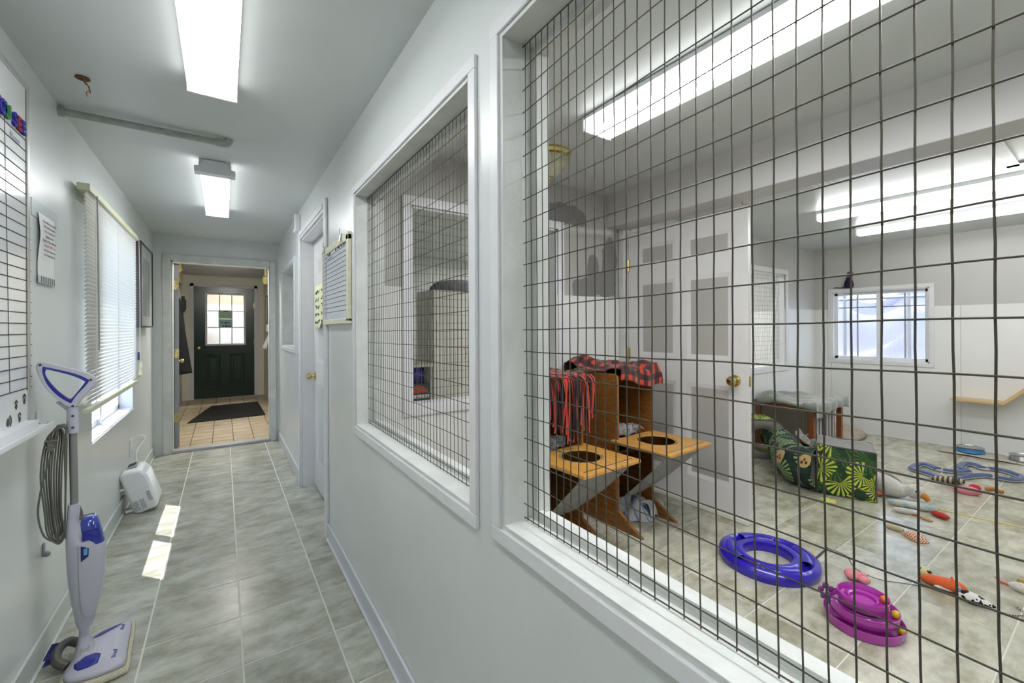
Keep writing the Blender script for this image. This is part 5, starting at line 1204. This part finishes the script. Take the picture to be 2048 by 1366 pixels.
# plush goose
gs = thing('plush_goose', 'plush goose with orange beak leaning out from the leaf cube', 'plush toy', (4.42, 1.10, 0), radians(-80))
obj('body', MB().tube(smoothpath([(-.22, .04, .10), (-.15, .03, .09), (-.06, .01, .075), (.02, .0, .065), (.06, 0, .075)]), [.04 + .05 * sin(pi * min(1, (i + 3) / 32)) * (1 - .35 * i / 32) for i in range(33)], 18), plushwhite, gs)
obj('head', MB().ball((.10, 0, .075), (.065, .05, .055), 18), plushwhite, gs)
obj('beak', MB().tube(smoothpath([(.14, -.01, .065), (.165, -.012, .05), (.18, -.014, .025)]), [.03 - .0009 * i for i in range(17)], 12), mat('beak_orange', (206, 136, 60), .8), gs)
obj('wing', MB().ball((-.08, .06, .14), (.11, .025, .035), 14, M=Matrix.Rotation(.35, 4, 'Y')), plushgrey, gs)
obj('tail', MB().ball((-.17, .07, .19), (.035, .02, .025), 12), black, gs)
obj('foot', MB().ball((-.12, -.07, .025), (.04, .03, .02), 12), mat('foot_orange', (200, 110, 60), .8), gs)
obj('eye', MB().ball((.115, -.047, .09), .007, 10), dark, gs)

# small toys on the floor
def capsule(p, q, r, nm, M_, lab, cat='cat toy', tip=.5, group=None):
    p, q = Vector(p), Vector(q); n = 9
    pts = [p.lerp(q, i / n) for i in range(n + 1)]; rr = [max(.002, r * (1 - abs(2 * i / n - 1) ** 4 * tip)) for i in range(n + 1)]
    c0 = (p + q) / 2; o = obj(nm, MB().tube([x - c0 for x in pts], rr, 12), M_); o.location = c0; return tag(o, lab, cat, group)
floral = spots('floral_print', (196, 196, 186), (160, 182, 190), 22, .55)
capsule((4.19, 1.10, .028), (4.28, .84, .028), .027, 'catnip_roll', floral, 'pale floral catnip roll lying in front of the plush goose')
capsule((4.06, 1.03, .02), (4.12, .90, .02), .02, 'cloth_mouse', plushwhite, 'small off-white cloth toy in front of the floral roll')
wm = capsule((4.07, .88, .008), (4.05, .82, .012), .012, 'ribbon_toy', mat('ribbon_tan', (190, 160, 120), .8), 'tan toy on a red ribbon beside the floral roll')
obj('ribbon', MB().tube(smoothpath([(.0, .03, 0), (.02, .05, .0), (.01, .08, 0)]), .004, 6), mat('ribbon_red', (170, 60, 50), .8), wm)
hf = thing('red_half_round_toy', 'red half-round toy with white edge right of the floral roll', 'cat toy', (4.20, .81, 0), 1.2)
obj('cushion', MB().ball((0, 0, .02), (.055, .03, .02), 16), mat('toy_red', (176, 48, 40), .8), hf)
obj('edge', MB().tube(smoothpath([(-.05, -.01, .02), (-.02, -.03, .025), (.02, -.03, .025), (.05, -.01, .02)]), .005, 8), plushwhite, hf)
capsule((3.70, .985, .018), (3.69, .885, .018), .018, 'catnip_stick', spots('stick_print', (196, 188, 160), (180, 168, 140), 30), 'cream catnip stick on the sunlit patch of the playroom floor')
gp = thing('gingham_pillow_toy', 'tiny red gingham pillow toy on the playroom floor', 'cat toy', (3.65, .82, 0), .9)
ging = buffalo_ = None
gm = mat('gingham', (190, 110, 80), .9); n_, l_ = nodes(gm); ck = n_.new('ShaderNodeTexChecker'); tcx = n_.new('ShaderNodeTexCoord'); ck.inputs['Scale'].default_value = 110; ck.inputs[1].default_value = (*lin((176, 90, 60)), 1); ck.inputs[2].default_value = (*lin((226, 200, 180)), 1)
l_.new(tcx.outputs['Object'], ck.inputs[0]); l_.new(ck.outputs[0], n_['Principled BSDF'].inputs['Base Color'])
obj('pillow', MB().grid(12, 12, lambda u, v: Vector(((u - .5) * .12, (v - .5) * .075, .003 + .034 * ((1 - (2 * u - 1) ** 4) * (1 - (2 * v - 1) ** 4)) ** .7))).grid(12, 12, lambda u, v: Vector(((.5 - u) * .12, (v - .5) * .075, .003))), gm, gp, ang=70)
mw = thing('pink_mouse_toy', 'pink and white cloth mouse with red ear near the blue track', 'cat toy', (4.97, .81, 0), radians(100))
obj('body', MB().tube([(-.0, .0 + i * .0, .035) if 0 else (.09 - i * .018, 0, .028 + .004 * sin(i)) for i in range(11)], [.004, .014, .022, .03, .035, .038, .038, .036, .03, .02, .006], 14), mat('toy_pink', (214, 130, 140), .8), mw)
obj('ear', MB().ball((-.05, -.01, .06), (.035, .012, .03), 14), mat('toy_rose', (196, 60, 76), .8), mw)
obj('belly', MB().ball((-.04, -.03, .03), (.045, .014, .022), 12), plushwhite, mw)
obj('eye', MB().ball((.03, -.022, .045), .004, 8), dark, mw)
capsule((5.14, 1.05, .024), (5.23, .86, .03), .03, 'feather_toy', stripes('feather_stripe', (176, 164, 140), (70, 58, 46), 34, 1, .5), 'brown and cream striped feather toy in front of the blue track')
bb = thing('brown_bear_toy', 'little orange-brown toy at the right below the blue track', 'cat toy', (5.22, .69, 0))
obj('body', MB().tube(smoothpath([(0, .05, .012), (.01, .0, .018), (0, -.05, .012)]), .014, 10), mat('toy_amber', (176, 116, 56), .9), bb); obj('paw', MB().ball((.02, -.03, .01), .012, 8).ball((-.015, .03, .01), .012, 8), mat('toy_amber', (176, 116, 56), .9), bb)
pg = thing('pink_pig_toy', 'small pink plush lying between the violet ring and the magenta tower', 'plush toy', (2.80, .86, 0), radians(-60))
pk = mat('plush_pink', (224, 140, 150), .95, bump=.5, bscale=200)
obj('body', MB().ball((-.02, 0, .028), (.038, .034, .026), 14), pk, pg)
for x_, y_ in ((.025, -.02), (.025, .022)): obj('leg', MB().ball((x_, y_, .020), (.026, .019, .018), 12), pk, pg)
obj('tag', B(.0, .035, .028, .032, .01, .03), paper, pg)
yt = thing('yellow_star_toy', 'flat yellow toy in front of the leaf print cube', 'cat toy', (3.88, 1.37, 0))
obj('star', MB().prism([(.06 * (1 if k % 2 else .55) * cos(k * pi / 5), .06 * (1 if k % 2 else .55) * sin(k * pi / 5), 0) for k in range(10)], (0, 0, .016)), mat('toy_yellow', (214, 206, 110), .8), yt, bevel=.004)
lb_ = tag(obj('leopard_ball', MB().ball((0, 0, .027), .027, 20), spots('leopard', (206, 198, 150), (40, 32, 26), 48, .55)), 'leopard-spotted ball on the playroom floor', 'ball'); lb_.location = (3.14, .665, 0)
# wand toy: stick end, string, fox and cow mouse
wd = thing('wand_toy', 'black wand toy whose string runs to the orange fox', 'cat toy', (0, 0, 0))
obj('rod', MB().tube([(2.77, 1.07, .006), (3.05, 1.085, .008)], .005, 8), dark, wd)
obj('string', MB().tube(smoothpath([(3.05, 1.085, .006), (3.04, .99, .004), (2.92, .90, .004), (2.90, .80, .004), (2.97, .70, .004), (3.05, .60, .004), (3.16, .545, .012)]), .0018, 5), dark, wd)
fx = thing('orange_fox_toy', 'orange plush fox at the end of the wand string', 'plush toy', (3.07, .58, 0), radians(-76))
om = mat('fox_orange', (214, 96, 50), .9, bump=.4, bscale=200)
obj('body', MB().tube(smoothpath([(-.09, .03, .02), (-.05, .02, .024), (0, 0, .03), (.05, -.005, .03), (.085, -.005, .02)]), [.006, .008, .011, .014, .017, .02, .022, .024, .026, .027, .028, .028, .029, .03, .03, .031, .031, .032, .032, .032, .032, .031, .031, .03, .03, .029, .027, .025, .022, .019, .016, .012, .008], 14), om, fx)
obj('ear', MB().lathe([(.010, 0), (.001, .022)], 8, c=(.03, .016, .05)).lathe([(.010, 0), (.001, .022)], 8, c=(.03, -.018, .05)), om, fx)
obj('belly', MB().ball((.0, -.024, .016), (.04, .01, .010), 12), plushwhite, fx); obj('eye', MB().ball((.055, -.025, .042), .0035, 8), dark, fx)
cm = thing('cow_print_mouse', 'black and white spotted cloth mouse with striped tail beside the fox', 'cat toy', (3.03, .47, 0), radians(-95))
obj('body', MB().tube([(-.06 + i * .015, 0, .024) for i in range(10)], [.012, .022, .027, .028, .027, .025, .021, .016, .010, .004], 14), spots('cow_print', (220, 218, 214), (22, 20, 24), 30, .5), cm)
obj('ear', MB().ball((-.045, -.012, .05), (.006, .014, .014), 10), mat('ear_blue', (150, 160, 190), .8), cm)
obj('tail', MB().tube(smoothpath([(.07, 0, .01), (.10, .01, .004), (.14, .06, .004), (.15, .10, .004), (.11, .14, .004)]), .003, 6), stripes('tail_stripe', (206, 200, 180), (30, 30, 30), 120, 1, .5), cm)
wt = thing('white_mouse_toy', 'white cloth mouse with a red tail at the right edge of the playroom floor', 'cat toy', (3.36, .355, 0), radians(-95))
obj('body', MB().tube([(-.04 + i * .014, 0, .022) for i in range(10)], [.008, .018, .023, .025, .025, .024, .021, .017, .012, .005], 14), plushwhite, wt)
obj('tail', MB().tube([(-.04, 0, .015), (-.07, .01, .012), (-.095, .03, .02)], [.006, .007, .003], 8), mat('toy_coral', (206, 90, 70), .8), wt)
obj('ear', MB().ball((.0, .03, .04), (.02, .008, .016), 10), mat('ear_mustard', (166, 140, 70), .8), wt)
tag(obj('yellow_string', MB().tube(smoothpath([(4.37, .88, .003), (4.40, .7, .003), (4.43, .45, .003), (4.46, .1, .003)]), .004, 5), mat('string_yellow', (216, 200, 120), .8)), 'yellow string stretched over the playroom floor', 'string')
tag(obj('wood_stick_toy', MB().tube([(2.84, 1.10, .01), (2.92, 1.115, .012)], [.010, .007], 8), mat('cork', (190, 166, 120), .8)), 'tan cork-like toy end behind the violet ring', 'cat toy')

# ================================================================ storage room behind the rear mesh
struct('floor', B(XR2, 4.3, YB + .12, YE, -.06, 0), vinyl); struct('ceiling', B(XR2, 4.3, YB + .12, YE, H, H + .08), ceilpaint)
struct('wall_storage_end', B(XR2, 4.42, YE, YE + .1, 0, H), mat('store_wall', (206, 208, 202), .4)); struct('wall_storage_side', B(4.3, 4.42, Y2 + .12, YE, 0, H), mat('store_wall', (206, 208, 202), .4))
fixture('fluorescent ceiling light of the storage room', (3.45, 4.3, H), 1.3, .2, .07, M_=lens_store)
tc_ = thing('tall_cupboard', 'tall cream cupboard with two doors in the storage room, cushion on top', 'cupboard', (2.42, 4.75, 0))
cm_ = mat('cupboard_cream', (222, 220, 208), .4)
obj('body', B(-.45, .45, -.22, .25, .0, 1.80), cm_, tc_)
for a, b, s_ in ((-.44, -.004, 1), (.004, .44, -1)):
    d_ = obj('door', B(a, b, -.24, -.22, .03, 1.78), cm_, tc_, bevel=.003); xx = b - .05 if s_ > 0 else a + .05
    obj('handle', MB().tube(smoothpath([(xx, -.24, 1.0), (xx, -.27, 1.02), (xx, -.27, 1.10), (xx, -.24, 1.12)]), .006, 6), brass, d_)
gc = tag(obj('grey_cushion', MB().grid(30, 14, lambda u, v: Vector((.40 * cos(2 * pi * u) * sin(pi * .5 * (1 - v)), .2 * sin(2 * pi * u) * sin(pi * .5 * (1 - v)), .15 * sin(pi * .5 * v) ** .8 + .006 * sin(u * 40)))), mat('cushion_grey', (120, 116, 124), .95, noise_amt=.2, bump=.5, bscale=60), ang=80), 'round grey cushion lying on the tall cream cupboard', 'cushion'); gc.location = (2.42, 4.72, 1.80)
sb = thing('open_shelf_counter', 'white counter with an open dark shelf left of the tall cupboard', 'counter', (1.72, 4.75, 0))
obj('worktop', B(-.3, .24, -.27, .25, .93, .97), mat('counter_cream', (206, 200, 186), .4), sb, bevel=.003); obj('side', B(-.28, -.26, -.22, .25, 0, .93), cm_, sb); obj('side', B(.22, .24, -.22, .25, 0, .93), cm_, sb); obj('back', B(-.28, .24, .23, .25, 0, .93), mat('dark_back', (24, 24, 28), .8), sb); obj('shelf_board', B(-.28, .24, -.2, .23, .45, .47), cm_, sb)
def bagf(cx, cz, s, sd): return lambda u, v: Vector((cx + s * (.11 + .03 * noise.noise(Vector((u * 6, v * 6, sd)))) * cos(2 * pi * u) * sin(pi * v), -.05 + s * .1 * sin(2 * pi * u) * sin(pi * v), cz - s * .12 * cos(pi * v)))
bgm = mat('blue_bag', (50, 66, 190), .3, noise_amt=.4, noise_scale=12)
for cx, cz, s, lab in ((.12, .83, .8, 'blue plastic bag on the open shelf, right one'), (-.07, .82, .8, 'blue plastic bag on the open shelf, left one')):
    b_ = tag(obj('plastic_bag', MB().grid(24, 14, bagf(cx, cz, s, cx * 9)), bgm, ang=80), lab, 'bag'); b_.location = (1.72, 4.75, 0)
dk = thing('round_logo_carton', 'red, white and blue round-marked carton on the open shelf', 'box', (1.80, 4.56, .47))
obj('carton', B(-.13, .13, -.03, .12, .0, .27), mat('teal_carton', (24, 70, 84), .5), dk)
n = 40; R_c = .125
def disc(z0_, z1_, M_):
    pts = [(R_c * cos(2 * pi * k / n), 0, R_c * sin(2 * pi * k / n)) for k in range(n)]
    pts = [(x, -.033, z + .13) for x, _, z in pts if z0_ <= z <= z1_]; pts.sort(key=lambda p: math.atan2(p[2] - .13 - (z0_ + z1_) / 2, p[0]))
    obj('round_mark', MB().prism(pts, (0, -.002, 0)), M_, dk)
disc(.02, .2, mat('mark_red', (196, 66, 36), .5)); disc(-.035, .035, mat('mark_white', (214, 210, 200), .5)); disc(-.2, -.02, mat('mark_blue', (50, 70, 170), .5))
# sliver of the storage room: white fridge with a green sheet, dark bag
fr_ = thing('white_fridge', 'white fridge with a green sheet, seen through two meshes beside the hutches', 'fridge', (3.92, 4.95, 0))
obj('body', B(-.3, .35, -.3, .3, .02, 1.62), whitepanel, fr_, bevel=.01); obj('door', B(-.3, .35, -.35, -.305, .05, 1.60), whitepanel, fr_, bevel=.01); obj('handle', B(-.27, -.25, -.39, -.35, .9, 1.3), vm, fr_)
tag(obj('green_sheet', B(3.72, 3.98, 4.594, 4.598, 1.28, 1.55), mat('sheet_green', (150, 214, 150), .8)), 'light green sheet stuck on the white fridge door', 'notice')
tag(obj('grey_bag', MB().grid(24, 14, lambda u, v: Vector((3.30 + .2 * cos(2 * pi * u) * sin(pi * v), 4.1 + .15 * sin(2 * pi * u) * sin(pi * v), .88 - .17 * cos(pi * v) + .02 * sin(u * 30)))), mat('bag_charcoal', (70, 68, 72), .8, noise_amt=.4, noise_scale=14), ang=80), 'dark grey bag on a stand in the storage room', 'bag')
tag(obj('plant_stand', MB().box(3.1, 3.5, 3.95, 4.25, .68, .71).box(3.12, 3.15, 3.97, 4.0, 0, .68).box(3.45, 3.48, 3.97, 4.0, 0, .68).box(3.12, 3.15, 4.2, 4.23, 0, .68).box(3.45, 3.48, 4.2, 4.23, 0, .68), cm_), 'cream stand under the dark grey bag', 'stand')
# room behind the second rear mesh
struct('floor', B(4.42, XF, Y2 + .12, YE, -.06, 0), vinylroom); struct('ceiling', B(4.42, XF, Y2 + .12, YE, H, H + .08), ceilpaint)
struct('wall_side_room', B(4.42, 6.94, YE, YE + .1, 0, H), greypaint); struct('wall_side_room', B(XF - .007, XF, Y2 + .12, YE, 0, 1.59), whitepanel)
fixture('fluorescent ceiling light of the side room', (5.5, 4.0, H), 1.3, .2, .07, M_=lens_store)
tag(obj('wall_lamp_switch', B(XR - .006, XR, 5.72, 5.79, 1.13, 1.25), whiteplastic, bevel=.002), 'white switch plate at the far end of the right hallway wall', 'switch')

# ================================================================ outdoors
struct('ground', B(-16, 24, -16, 24, -.30, -.22), mat('snowy_ground', (150, 154, 166), .9, noise_amt=.1, noise_scale=.7))
fn = thing('garden_fence', 'white board fence outside the hallway window', 'fence', (-2.6, 4.0, -.22))
bdm = B(-.012, .012, -.058, .058, 0, 1.5).mesh('board', mat('fence_white', (222, 222, 230), .7), False)
for k in range(30): o = link('board', bdm, fn); o.location = (0, -2 + k * .135, 0)
obj('rail', B(.012, .05, -2.1, 2.1, .3, .38).box(.012, .05, -2.1, 2.1, 1.1, 1.18), mat('fence_white', (222, 222, 230), .7), fn)
for i, (z, am, sd) in enumerate(((.85, .30, 1), (1.75, .25, 4))):
    f_ = tag(obj('white_tarp', MB().grid(60, 30, lambda u, v: Vector((8.3 + .9 * i + .5 * v + .12 * noise.noise(Vector((u * 7, v * 4, sd))), 4.2 - 5.0 * u, -.2 + z * 1.2 * sin(pi * v * .55) * (1 + am * noise.noise(Vector((u * 5, sd, 0)))) +   .12 * sin(v * 24 + 4 * noise.noise(Vector((u * 3, v * 3, sd))))))), mat('tarp', (158, 158, 180), .4), ang=80), ('crumpled white tarp outside the far window, nearer one', 'crumpled white tarp outside the far window, farther one')[i], 'tarp')
pg_ = thing('outdoor_rail', 'grey metal rail frame outside the far window', 'railing', (8.0, 2.0, -.22))
for y_ in (-.9, -.15, .6, 1.3): obj('post', MB().tube([(0, y_, 0), (0, y_, 2.3)], .025, 8), greytube, pg_)
obj('top_rail', MB().tube([(0, -1.6, 2.0), (0, 1.9, 2.0)], .025, 8), greytube, pg_)
